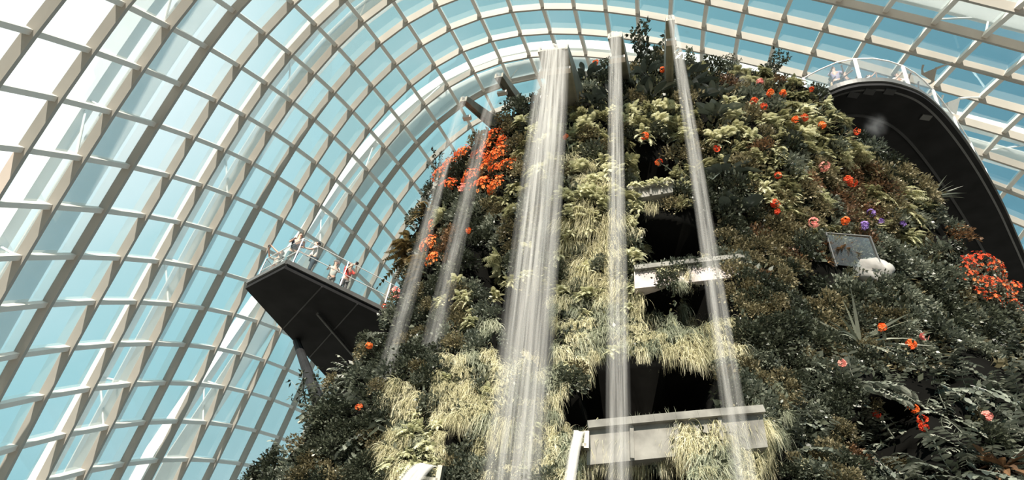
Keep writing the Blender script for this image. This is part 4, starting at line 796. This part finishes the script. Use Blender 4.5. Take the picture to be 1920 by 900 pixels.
KINDS = {  # object name, phrase used in the label, category, meshes, base size
 'pale': ('fern_clump', 'pale yellow-green feathery fern clump', 'fern', variants('fern_clump', fern_m, 'pale', 4), 1.0),
 'olive': ('olive_fern', 'olive green bushy fern', 'fern', variants('olive_fern', fern_m, 'olive', 4), 1.0),
 'brown': ('brown_fern', 'brownish arching fern', 'fern', variants('brown_fern', fern_m, 'brown', 2, n=26, l=.75, w=.14, pairs=13), 1.0),
 'straw': ('grass_tuft', 'straw-coloured hanging grass tuft', 'grass tuft', variants('grass_tuft', grass_m, 'straw', 4), 1.0),
 'greygrass': ('grey_grass_tuft', 'grey-green drooping grass tuft', 'grass tuft', variants('grey_grass_tuft', grass_m, 'greygrass', 3), 1.0),
 'spike': ('upright_grass', 'upright spiky grass clump', 'grass tuft', variants('upright_grass', spike_m, 'greygrass', 3), 1.0),
 'broad': ('broad_leaf_plant', 'dark glossy broad-leaved plant', 'plant', variants('broad_leaf_plant', broad_m, 'gloss', 3), 1.0),
 'dark': ('dark_shrub', 'dark green small-leaved shrub', 'shrub', variants('dark_shrub', bush_m, 'dark', 4), 1.15),
 'sage': ('sage_shrub', 'grey-green leafy shrub', 'shrub', variants('sage_shrub', bush_m, 'sage', 4, n=250, l=.12), 1.1),
 'rust': ('rust_shrub', 'rust-brown leafy shrub', 'shrub', variants('rust_shrub', bush_m, 'rust', 3, n=300, l=.095), 1.0),
 'mixed': ('brown_green_shrub', 'brownish green small-leaved shrub', 'shrub', variants('brown_green_shrub', bush_m, 'mixed', 3, n=340, l=.09), 1.1),
 'ivy': ('trailing_ivy', 'trailing spray of dark oval leaves', 'ivy', variants('trailing_ivy', ivy_m, 'ivyleaf', 4), 1.0),
 'wispy': ('wispy_shrub', 'wispy dark shrub with thin twigs', 'shrub', variants('wispy_shrub', wispy_m, 'dark', 3), 1.0),
 'palm': ('spiky_palm', 'spiky rosette of long narrow leaves', 'plant', variants('spiky_palm', palm_m, 'sage', 2), 1.2),
 'rosette': ('bromeliad', 'rusty bromeliad rosette', 'bromeliad', variants('bromeliad', rosette_m, 'rust', 2), .9),
 'forange': ('orange_flowering_shrub', 'shrub covered in orange flowers', 'flowering shrub', variants('orange_flowering_shrub', bush_m, 'mixed', 2, n=150), 1.0),
 'fred': ('red_flowering_shrub', 'shrub covered in red and orange flowers', 'flowering shrub', variants('red_flowering_shrub', bush_m, 'sage', 2, n=150), 1.0),
}
BLOOM = {k: [mesh('blossom', q.v, q.f, LM[c]) for q in (bloom_m(n, r, s_) for _ in range(2))] for k, c, n, r, s_ in
         (('forange', 'orange', 85, .46, .058), ('fred', 'red', 55, .46, .055))}
PLACES = [("on the crest beside the tall dark spout", 1250, 105), ("at the foot of the broad spout", 1105, 165), ("on the left skyline behind the thin falls", 860, 260), ("on the left skyline above the lookout deck", 745, 430),
 ("below the lookout deck on the shaded left flank", 620, 770), ("behind the wide curtain waterfall", 985, 330), ("between the wide and middle waterfalls", 1095, 330), ("between the middle and slanting waterfalls", 1230, 240),
 ("right of the slanting waterfall on the upper slope", 1400, 230), ("on the upper right slope below the skywalk", 1600, 300), ("on the right shoulder where the skywalk ends", 1800, 390), ("on the sunlit pink ledge", 1290, 500),
 ("around the purple orchids on the right", 1610, 440), ("right of the pink ledge in shade", 1450, 590), ("by the red flower bed at the right edge", 1830, 580), ("in the shaded lower right corner", 1780, 800),
 ("right of the lowest ledge", 1530, 770), ("hanging over the big dark opening", 1220, 640), ("on the lowest ledge", 1270, 830), ("in the splash of the wide waterfall", 980, 780), ("left of the wide waterfall near the bottom", 790, 780),
 ("left of the wide waterfall at mid height", 840, 520), ("right of the slanting waterfall at mid height", 1440, 420)]
def place(x, y): return min(PLACES, key=lambda p: (p[1] - x) ** 2 + (p[2] - y) ** 2)[0]
E_ = lambda x, y, rx, ry: (lambda a, b: ((a - x) / rx) ** 2 + ((b - y) / ry) ** 2 < 1)
B_x = lambda x0, y0, x1, y1: (lambda a, b: x0 <= a < x1 and y0 <= b < y1)
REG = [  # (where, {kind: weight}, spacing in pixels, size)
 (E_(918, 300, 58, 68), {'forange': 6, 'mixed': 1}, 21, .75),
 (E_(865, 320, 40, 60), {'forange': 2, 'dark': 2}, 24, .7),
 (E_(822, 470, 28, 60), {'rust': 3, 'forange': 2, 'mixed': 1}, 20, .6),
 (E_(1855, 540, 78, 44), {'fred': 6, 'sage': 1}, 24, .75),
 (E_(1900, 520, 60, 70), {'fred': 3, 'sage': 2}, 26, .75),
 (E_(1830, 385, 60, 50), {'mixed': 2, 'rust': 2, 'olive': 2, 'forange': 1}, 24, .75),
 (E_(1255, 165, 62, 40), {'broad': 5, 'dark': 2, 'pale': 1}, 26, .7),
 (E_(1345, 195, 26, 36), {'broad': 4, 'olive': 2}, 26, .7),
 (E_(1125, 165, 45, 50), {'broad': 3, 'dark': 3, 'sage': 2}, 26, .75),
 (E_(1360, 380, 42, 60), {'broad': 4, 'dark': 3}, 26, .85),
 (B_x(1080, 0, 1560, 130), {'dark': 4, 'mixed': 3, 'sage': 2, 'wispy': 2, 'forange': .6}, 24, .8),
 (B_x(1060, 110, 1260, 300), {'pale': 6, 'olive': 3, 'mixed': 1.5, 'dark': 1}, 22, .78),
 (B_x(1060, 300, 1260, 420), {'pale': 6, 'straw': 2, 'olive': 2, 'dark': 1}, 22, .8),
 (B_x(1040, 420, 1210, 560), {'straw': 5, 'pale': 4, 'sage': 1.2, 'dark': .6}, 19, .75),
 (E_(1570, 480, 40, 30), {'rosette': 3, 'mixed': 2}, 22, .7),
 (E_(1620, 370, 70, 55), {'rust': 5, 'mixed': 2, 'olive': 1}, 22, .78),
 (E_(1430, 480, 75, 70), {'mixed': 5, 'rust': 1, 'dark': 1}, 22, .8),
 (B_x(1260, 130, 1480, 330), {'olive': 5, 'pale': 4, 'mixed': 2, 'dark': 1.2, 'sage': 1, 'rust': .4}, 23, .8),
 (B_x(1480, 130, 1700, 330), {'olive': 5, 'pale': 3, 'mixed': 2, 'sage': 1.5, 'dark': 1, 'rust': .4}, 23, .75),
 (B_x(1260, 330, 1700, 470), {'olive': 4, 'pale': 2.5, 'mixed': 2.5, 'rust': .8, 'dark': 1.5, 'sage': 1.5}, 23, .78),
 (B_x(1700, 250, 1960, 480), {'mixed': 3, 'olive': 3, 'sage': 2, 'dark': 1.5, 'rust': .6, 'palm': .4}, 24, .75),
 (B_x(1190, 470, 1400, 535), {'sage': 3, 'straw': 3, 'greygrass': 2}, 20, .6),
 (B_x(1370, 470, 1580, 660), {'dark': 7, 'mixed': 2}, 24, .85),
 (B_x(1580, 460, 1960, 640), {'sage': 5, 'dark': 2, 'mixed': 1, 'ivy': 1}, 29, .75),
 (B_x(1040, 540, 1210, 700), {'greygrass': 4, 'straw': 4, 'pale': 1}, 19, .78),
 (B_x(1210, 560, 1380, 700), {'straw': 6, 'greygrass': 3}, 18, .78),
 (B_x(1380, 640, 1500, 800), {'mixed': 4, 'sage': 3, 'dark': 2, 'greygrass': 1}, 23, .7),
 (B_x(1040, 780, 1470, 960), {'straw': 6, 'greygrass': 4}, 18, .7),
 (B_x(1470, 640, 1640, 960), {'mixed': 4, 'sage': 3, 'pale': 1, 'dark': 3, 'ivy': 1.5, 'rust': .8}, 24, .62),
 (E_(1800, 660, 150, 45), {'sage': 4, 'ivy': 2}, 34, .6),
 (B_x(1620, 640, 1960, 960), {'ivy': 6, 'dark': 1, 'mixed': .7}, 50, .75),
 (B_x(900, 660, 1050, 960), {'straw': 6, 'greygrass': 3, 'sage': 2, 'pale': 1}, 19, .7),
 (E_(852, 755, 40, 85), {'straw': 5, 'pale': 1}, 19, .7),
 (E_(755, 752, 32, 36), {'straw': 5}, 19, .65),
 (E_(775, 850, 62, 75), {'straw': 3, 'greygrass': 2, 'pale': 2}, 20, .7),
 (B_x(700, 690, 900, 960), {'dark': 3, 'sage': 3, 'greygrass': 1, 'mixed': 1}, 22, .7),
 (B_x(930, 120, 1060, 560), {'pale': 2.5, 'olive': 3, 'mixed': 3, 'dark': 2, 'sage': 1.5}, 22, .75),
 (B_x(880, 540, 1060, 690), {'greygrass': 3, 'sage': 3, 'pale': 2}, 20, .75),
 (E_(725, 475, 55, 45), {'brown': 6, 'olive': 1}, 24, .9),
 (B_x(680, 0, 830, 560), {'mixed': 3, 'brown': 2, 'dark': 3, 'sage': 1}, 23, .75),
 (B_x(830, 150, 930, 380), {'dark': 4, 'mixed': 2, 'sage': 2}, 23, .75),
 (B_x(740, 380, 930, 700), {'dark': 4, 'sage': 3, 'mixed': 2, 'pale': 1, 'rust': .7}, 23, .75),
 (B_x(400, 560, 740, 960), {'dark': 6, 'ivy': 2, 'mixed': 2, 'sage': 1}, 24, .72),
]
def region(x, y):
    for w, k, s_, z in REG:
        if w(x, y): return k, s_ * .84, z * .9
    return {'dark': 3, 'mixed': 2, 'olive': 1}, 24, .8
LIMIT = 295; count = {}
def put(kind, p, n, scale, xy, label=None, group=None):
    nm, phrase, cat, ms, base = KINDS[kind]
    o = link(nm, R_.choice(ms)); o.location = p
    yaw = math.atan2(-n.x, n.y); o.rotation_euler = (U(-.25, .25) - .15, U(-.3, .3), yaw + U(-.5, .5)); s_ = scale * base; o.scale = (s_ * U(.85, 1.15), s_ * U(.85, 1.15), s_ * U(.85, 1.15))
    pl = place(*xy); tag(o, label or '%s %s' % (phrase, pl), cat, group or ('%s %s' % (cat, pl) if not label else None))
    if not label: o['group'] = '%ss %s' % (phrase, pl)
    if kind in BLOOM: link('blossom', R_.choice(BLOOM[kind]), o)
    count[kind] = count.get(kind, 0) + 1
    return o
# candidates on a fine jittered grid of lines of sight, thinned to each region's own spacing
cand = []
y = -10.
while y < 915:
    x = 470.
    while x < 1945:
        cand.append((x + U(-6, 6), y + U(-6, 6))); x += 12
    y += 12
R_.shuffle(cand)
cells = {}; chosen = []
for x, y in cand:
    k, s_, z = region(x, y)
    if cave(x, y, -2 if y > 600 else 0) > 0: continue
    cx_, cy_ = int(x // 40), int(y // 40); ok = True
    for a in (-1, 0, 1):
        for b in (-1, 0, 1):
            for q in cells.get((cx_ + a, cy_ + b), ()):
                if (q[0] - x) ** 2 + (q[1] - y) ** 2 < s_ * s_: ok = False; break
            if not ok: break
        if not ok: break
    if not ok: continue
    h = hit(x, y)
    if not h or h[0].z < .5: continue
    cells.setdefault((cx_, cy_), []).append((x, y)); chosen.append((x, y, k, z, h))
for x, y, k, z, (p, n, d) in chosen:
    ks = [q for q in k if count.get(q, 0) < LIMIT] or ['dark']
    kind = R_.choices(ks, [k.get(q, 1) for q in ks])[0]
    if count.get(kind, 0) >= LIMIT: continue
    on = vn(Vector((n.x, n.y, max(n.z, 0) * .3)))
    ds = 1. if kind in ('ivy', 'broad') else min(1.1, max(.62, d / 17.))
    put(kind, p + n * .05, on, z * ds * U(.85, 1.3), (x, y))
# undergrowth that nobody could count, between and behind the plants
def cover(name, m, label, test, N_, l0, l1, seed):
    rr = random.Random(seed); s = Plant(); k = 0; tries = 0
    while k < N_ and tries < N_ * 6:
        tries += 1
        x, y = rr.uniform(380, 2260), rr.uniform(-10, 1000)
        if not test(x, y, rr) or cave(x, y, 4) > 0: continue
        h = hit(x, y)
        if not h: continue
        p, n, d = h; k += 1
        o = vn(n + Vector((rr.uniform(-.8, .8), rr.uniform(-.8, .8), rr.uniform(-.9, .6)))); q = rr.uniform(l0, l1) * min(1.1, max(.6, d / 17.))
        s.diamond(p + n * rr.uniform(-.03, .08), o, vn(Vector((rr.uniform(-1, 1), rr.uniform(-1, 1), rr.uniform(.2, 1)))), q, q * .5)
    tag(link(name, mesh(name, s.v, s.f, LM[m])), label, 'undergrowth', kind='stuff')
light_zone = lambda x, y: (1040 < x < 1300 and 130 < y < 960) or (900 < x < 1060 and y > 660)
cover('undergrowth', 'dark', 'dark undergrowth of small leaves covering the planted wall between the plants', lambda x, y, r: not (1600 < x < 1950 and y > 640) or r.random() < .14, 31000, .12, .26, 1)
cover('sunlit_undergrowth', 'olive', 'small olive leaves, coloured paler for the sunlight on the middle of the wall', lambda x, y, r: light_zone(x, y), 9000, .08, .18, 2)  # sunlight on this zone put into a paler leaf colour
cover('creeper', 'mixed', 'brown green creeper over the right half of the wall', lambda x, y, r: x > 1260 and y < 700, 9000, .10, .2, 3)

# ---------------------------------------------------------------- single plants and flowers that stand out
def single(kind, x, y, scale, label, out=.1):
    h = hit(x, y)
    if not h:                                    # on the skyline: stand on the nearest bit of wall below that line of sight
        for dy in range(4, 120, 4):
            h = hit(x, y + dy)
            if h: break
    if not h: return
    p, n, d = h; on = vn(Vector((n.x, n.y, 0))); o = put(kind, p + n * out, on, scale, (x, y), label); return o
single('wispy', 1215, 95, 1.5, 'tall wispy dark shrub on the crest just left of the tall dark spout')
single('wispy', 1440, 118, 1.1, 'wispy dark shrub on the crest right of the slanting waterfall')
single('wispy', 1370, 105, .7, 'low wispy shrub on the crest between the slanting waterfall and the mist jet')
single('wispy', 590, 705, .9, 'thin twiggy shrub under the lookout deck beside the support strut')
single('wispy', 830, 275, .8, 'wispy shrub on the left skyline beside the leftmost waterfall')
single('palm', 1742, 318, 1.0, 'spiky palm under the dark skywalk on the right')
single('palm', 1610, 655, 1.1, 'spiky rosette plant below the pale boulder on the right')
single('brown', 705, 490, 1.5, 'large brown fern leaning over the lookout deck railing')
for x0, y0, x1, y1, n_, kinds, lab in ((1105, 828, 1175, 826, 5, ('greygrass',), 'grey-green grass tuft growing over the left end of the lowest ledge'), (1255, 812, 1440, 800, 16, ('straw',), 'straw grass tuft draped over the front of the lowest ledge'),
        (1190, 806, 1440, 788, 12, ('spike',), 'spiky grass standing up along the top of the lowest ledge'), (1235, 512, 1285, 506, 5, ('straw', 'pale'), 'pale tuft hanging over the sunlit pink ledge'), (1195, 512, 1390, 494, 14, ('sage',), 'grey-green shrub growing along the top of the sunlit pink ledge'),
        (1180, 352, 1262, 340, 5, ('pale',), 'pale fern on top of the small grey ledge')):
    for k in range(n_):
        s_ = (k + U(.2, .8)) / n_; x, y = x0 + (x1 - x0) * s_, y0 + (y1 - y0) * s_; q = hit0(x, y); q = at_h(x, y, hdist(q) - .3); nn_ = outward(q); nn_.z = 0
        kd = R_.choice(kinds); put(kd, q, nn_, U(.5, .7) * min(1, hdist(q) / 15), (x, y), lab + (', feathery' if kd == 'pale' and 'straw' in kinds else ''), lab)
single('rosette', 1875, 890, 1.4, 'orange-brown bromeliad at the bottom right corner')
single('rosette', 1575, 478, 1.0, 'golden bromeliad left of the small glass rail on the right')
single('broad', 1300, 192, .9, 'pale-tipped broad-leaved plant right of the slanting waterfall near the top')
def bloom_mesh(c, n, r, s_):
    q = bloom_m(n + 6, r * .85, s_ * .9, True); return mesh('flower_head', q.v, q.f, LM[c])
def flower(x, y, c, n, r, label, s_=.09, out=.45):
    h = hit(x, y)
    if not h: return
    p, n_, d = h; fs = min(1, d / 16); r *= fs; s_ *= fs; out *= fs; st = Plant(); top = n_ * out + Vector((0, 0, .12)); st.tube([Vector((0, 0, 0)), top * .5 + Vector((0, 0, .03)), top], .012, 5)
    for k in range(6): st.diamond(top * U(.2, .9), vn(Vector((U(-1, 1), U(-1, 1), U(-.3, .6)))), vn(Vector((U(-.5, .5), U(-.5, .5), 1))), U(.1, .2), .07)
    o = link('flower_cluster', mesh('flower_cluster', st.v, st.f, LM['sage'])); o.location = p; f_ = link('flower_head', bloom_mesh(c, n, r, s_), o); f_.location = top
    f_.rotation_euler = (0, 0, math.atan2(-n_.x, n_.y)); tag(o, label, 'flower')
FL = [(1612, 428, 'purple', 9, .14, 'upper left purple orchid cluster on the right slope'), (1606, 455, 'purple', 8, .13, 'lower purple orchid cluster on the right slope'), (1636, 446, 'purple', 5, .10, 'small dark purple orchid right of the two others'), (1690, 442, 'purple', 4, .08, 'tiny violet flower far right of the orchids'),
 (1508, 450, 'pink', 14, .16, 'round pink flower head left of the orchids'), (1562, 358, 'red', 9, .14, 'red flower cluster left of the rust shrubs'), (1575, 368, 'red', 10, .16, 'deep red flower cluster next to the rust shrubs'), (1577, 724, 'pink', 9, .12, 'pink flower head low on the right slope'),
 (1421, 182, 'pink', 14, .18, 'dusty pink flower head near the mist jet'), (1442, 203, 'orange', 8, .14, 'orange flowers below the dusty pink flower head'), (1458, 206, 'orange', 8, .12, 'second orange flower cluster below the dusty pink flower head'), (1405, 222, 'red', 7, .13, 'left red flower on the upper slope below the mist jet'), (1417, 230, 'red', 7, .12, 'right red flower on the upper slope below the mist jet'),
 (1478, 256, 'orange', 6, .11, 'orange flowers left in the row of three under the mist jet'), (1492, 250, 'red', 8, .14, 'red orange flowers middle in the row of three under the mist jet'), (1523, 258, 'orange', 7, .13, 'orange flowers right in the row of three under the mist jet'), (1579, 259, 'red', 6, .12, 'single red flower on the upper right slope'), (1520, 190, 'red', 5, .1, 'small red flower by the left end of the skywalk'),
 (1532, 172, 'orange', 8, .15, 'orange red flowers at the left end of the skywalk railing'), (1450, 135, 'pink', 12, .18, 'pink orange flowers on the crest right of the mist jet'), (1410, 115, 'pink', 8, .14, 'pale pink flowers on the crest above the mist jet'), (1385, 100, 'orange', 6, .12, 'small orange flowers on the crest above the mist jet'), (1178, 95, 'orange', 10, .16, 'orange flowers on the crest right of the middle waterfall'),
 (1102, 108, 'orange', 7, .12, 'orange flowers beside the broad spout, upper'), (1097, 118, 'orange', 6, .1, 'orange flowers beside the broad spout, lower'), (1120, 145, 'orange', 9, .14, 'peach flowers below the broad spout'), (1240, 158, 'orange', 7, .10, 'upright orange flower spike under the tall dark spout'), (1200, 275, 'orange', 8, .14, 'orange flowers above the small dark opening'), (1265, 325, 'red', 8, .13, 'red flowers right of the small dark opening'),
 (1068, 288, 'red', 4, .08, 'tiny red flower between the wide and middle waterfalls'), (1440, 398, 'red', 8, .13, 'orange red flowers on the middle right slope'), (1460, 428, 'red', 4, .08, 'small red flower right of the slanting waterfall'), (1442, 350, 'red', 6, .1, 'red flower on the slope above the brown shrubs'), (1352, 307, 'red', 6, .1, 'red flowers just right of the slanting waterfall'), (1557, 428, 'orange', 8, .13, 'amber flower left of the orchids'),
 (1525, 325, 'pink', 12, .18, 'pale peach flower cluster on the upper right slope'), (1660, 275, 'pink', 16, .28, 'upper pink flower spray under the skywalk'), (1690, 292, 'pink', 14, .26, 'lower pink flower spray under the skywalk'), (1745, 357, 'orange', 6, .11, 'single orange flower left of the right shoulder'), (1802, 378, 'orange', 8, .14, 'orange flower on the right shoulder'), (1858, 425, 'orange', 8, .14, 'orange flowers low on the right shoulder'),
 (1878, 420, 'pink', 5, .1, 'pale pink flower at the right shoulder edge'), (1745, 452, 'pink', 5, .1, 'small pink flower in the shade right of the orchids'), (1795, 485, 'pink', 8, .12, 'pale flowers above the red flower bed'), (1660, 660, 'orange', 8, .12, 'orange flower among the dark leaves on the right'), (1693, 676, 'orange', 8, .14, 'orange flower spike among the dark leaves on the right'), (1700, 745, 'orange', 8, .13, 'amber flower in the shaded lower right'),
 (1748, 838, 'red', 8, .14, 'red bracts low in the shaded lower right'), (1765, 850, 'red', 6, .12, 'lower red bracts in the shaded lower right'), (1677, 822, 'red', 5, .10, 'small red flower in the lower right shade'), (1835, 820, 'pink', 7, .13, 'pale peach flower in the lower right shade'), (708, 672, 'orange', 7, .12, 'orange flower below the lookout deck'), (683, 793, 'red', 6, .12, 'red flower on the shaded left flank'),
 (757, 580, 'pink', 14, .2, 'pink flowers at the inner end of the lookout deck railing'), (735, 440, 'pink', 10, .18, 'pink flowers on the left skyline above the deck'), (768, 475, 'orange', 7, .11, 'small orange flowers above the deck railing'), (876, 372, 'pink', 12, .16, 'pink flowers under the orange flower mass'), (885, 462, 'orange', 5, .09, 'tiny orange flower left of the dark gap by the wide waterfall'), (740, 585, 'red', 6, .11, 'red flowers beside the deck edge'), (1700, 655, 'pink', 5, .1, 'pale flower on the right among the dark leaves')]
for a in FL: flower(a[0], a[1], a[2], a[3], a[4] * .75, a[5], .06)
# glass rail and boulder half hidden in the shrubs on the right
a = at_h(1568, 500, base_h(1568, 500, .25) or 14); b = at_z(1655, 508, a.z - .1)
rail = empty('garden_rail', a); tag(rail, 'short glass railing half hidden in the shrubs on the right slope', 'railing')
railing(rail, [a, b], 1.0, 1.1, M_RIM, M_RGLASS, .05, 0, Vector((MC[0], MC[1], 0)), (1.0,), rail_r=.02)
h = hit(1632, 522)
mb = MB(); nu, nv = 22, 14; v = []; f = []
for i in range(nv + 1):
    for j in range(nu):
        t, ph = math.pi * i / nv, 2 * math.pi * j / nu; q = Vector((math.sin(t) * math.cos(ph), math.sin(t) * math.sin(ph), math.cos(t))); r = 1 + .45 * noise.noise(q * 1.7) + .2 * noise.noise(q * 4); v.append((q.x * r * .4, q.y * r * .32, q.z * r * .3))
for i in range(nv):
    for j in range(nu): f.append((i * nu + j, (i + 1) * nu + j, (i + 1) * nu + (j + 1) % nu, i * nu + (j + 1) % nu))
bo = mb.add(v, f).build('boulder', M_BOULDER, None, True); bo.location = h[0] + h[1] * .2; tag(bo, 'pale grey boulder below the short glass railing on the right slope', 'rock')
print('PLANTS', count, sum(count.values()))
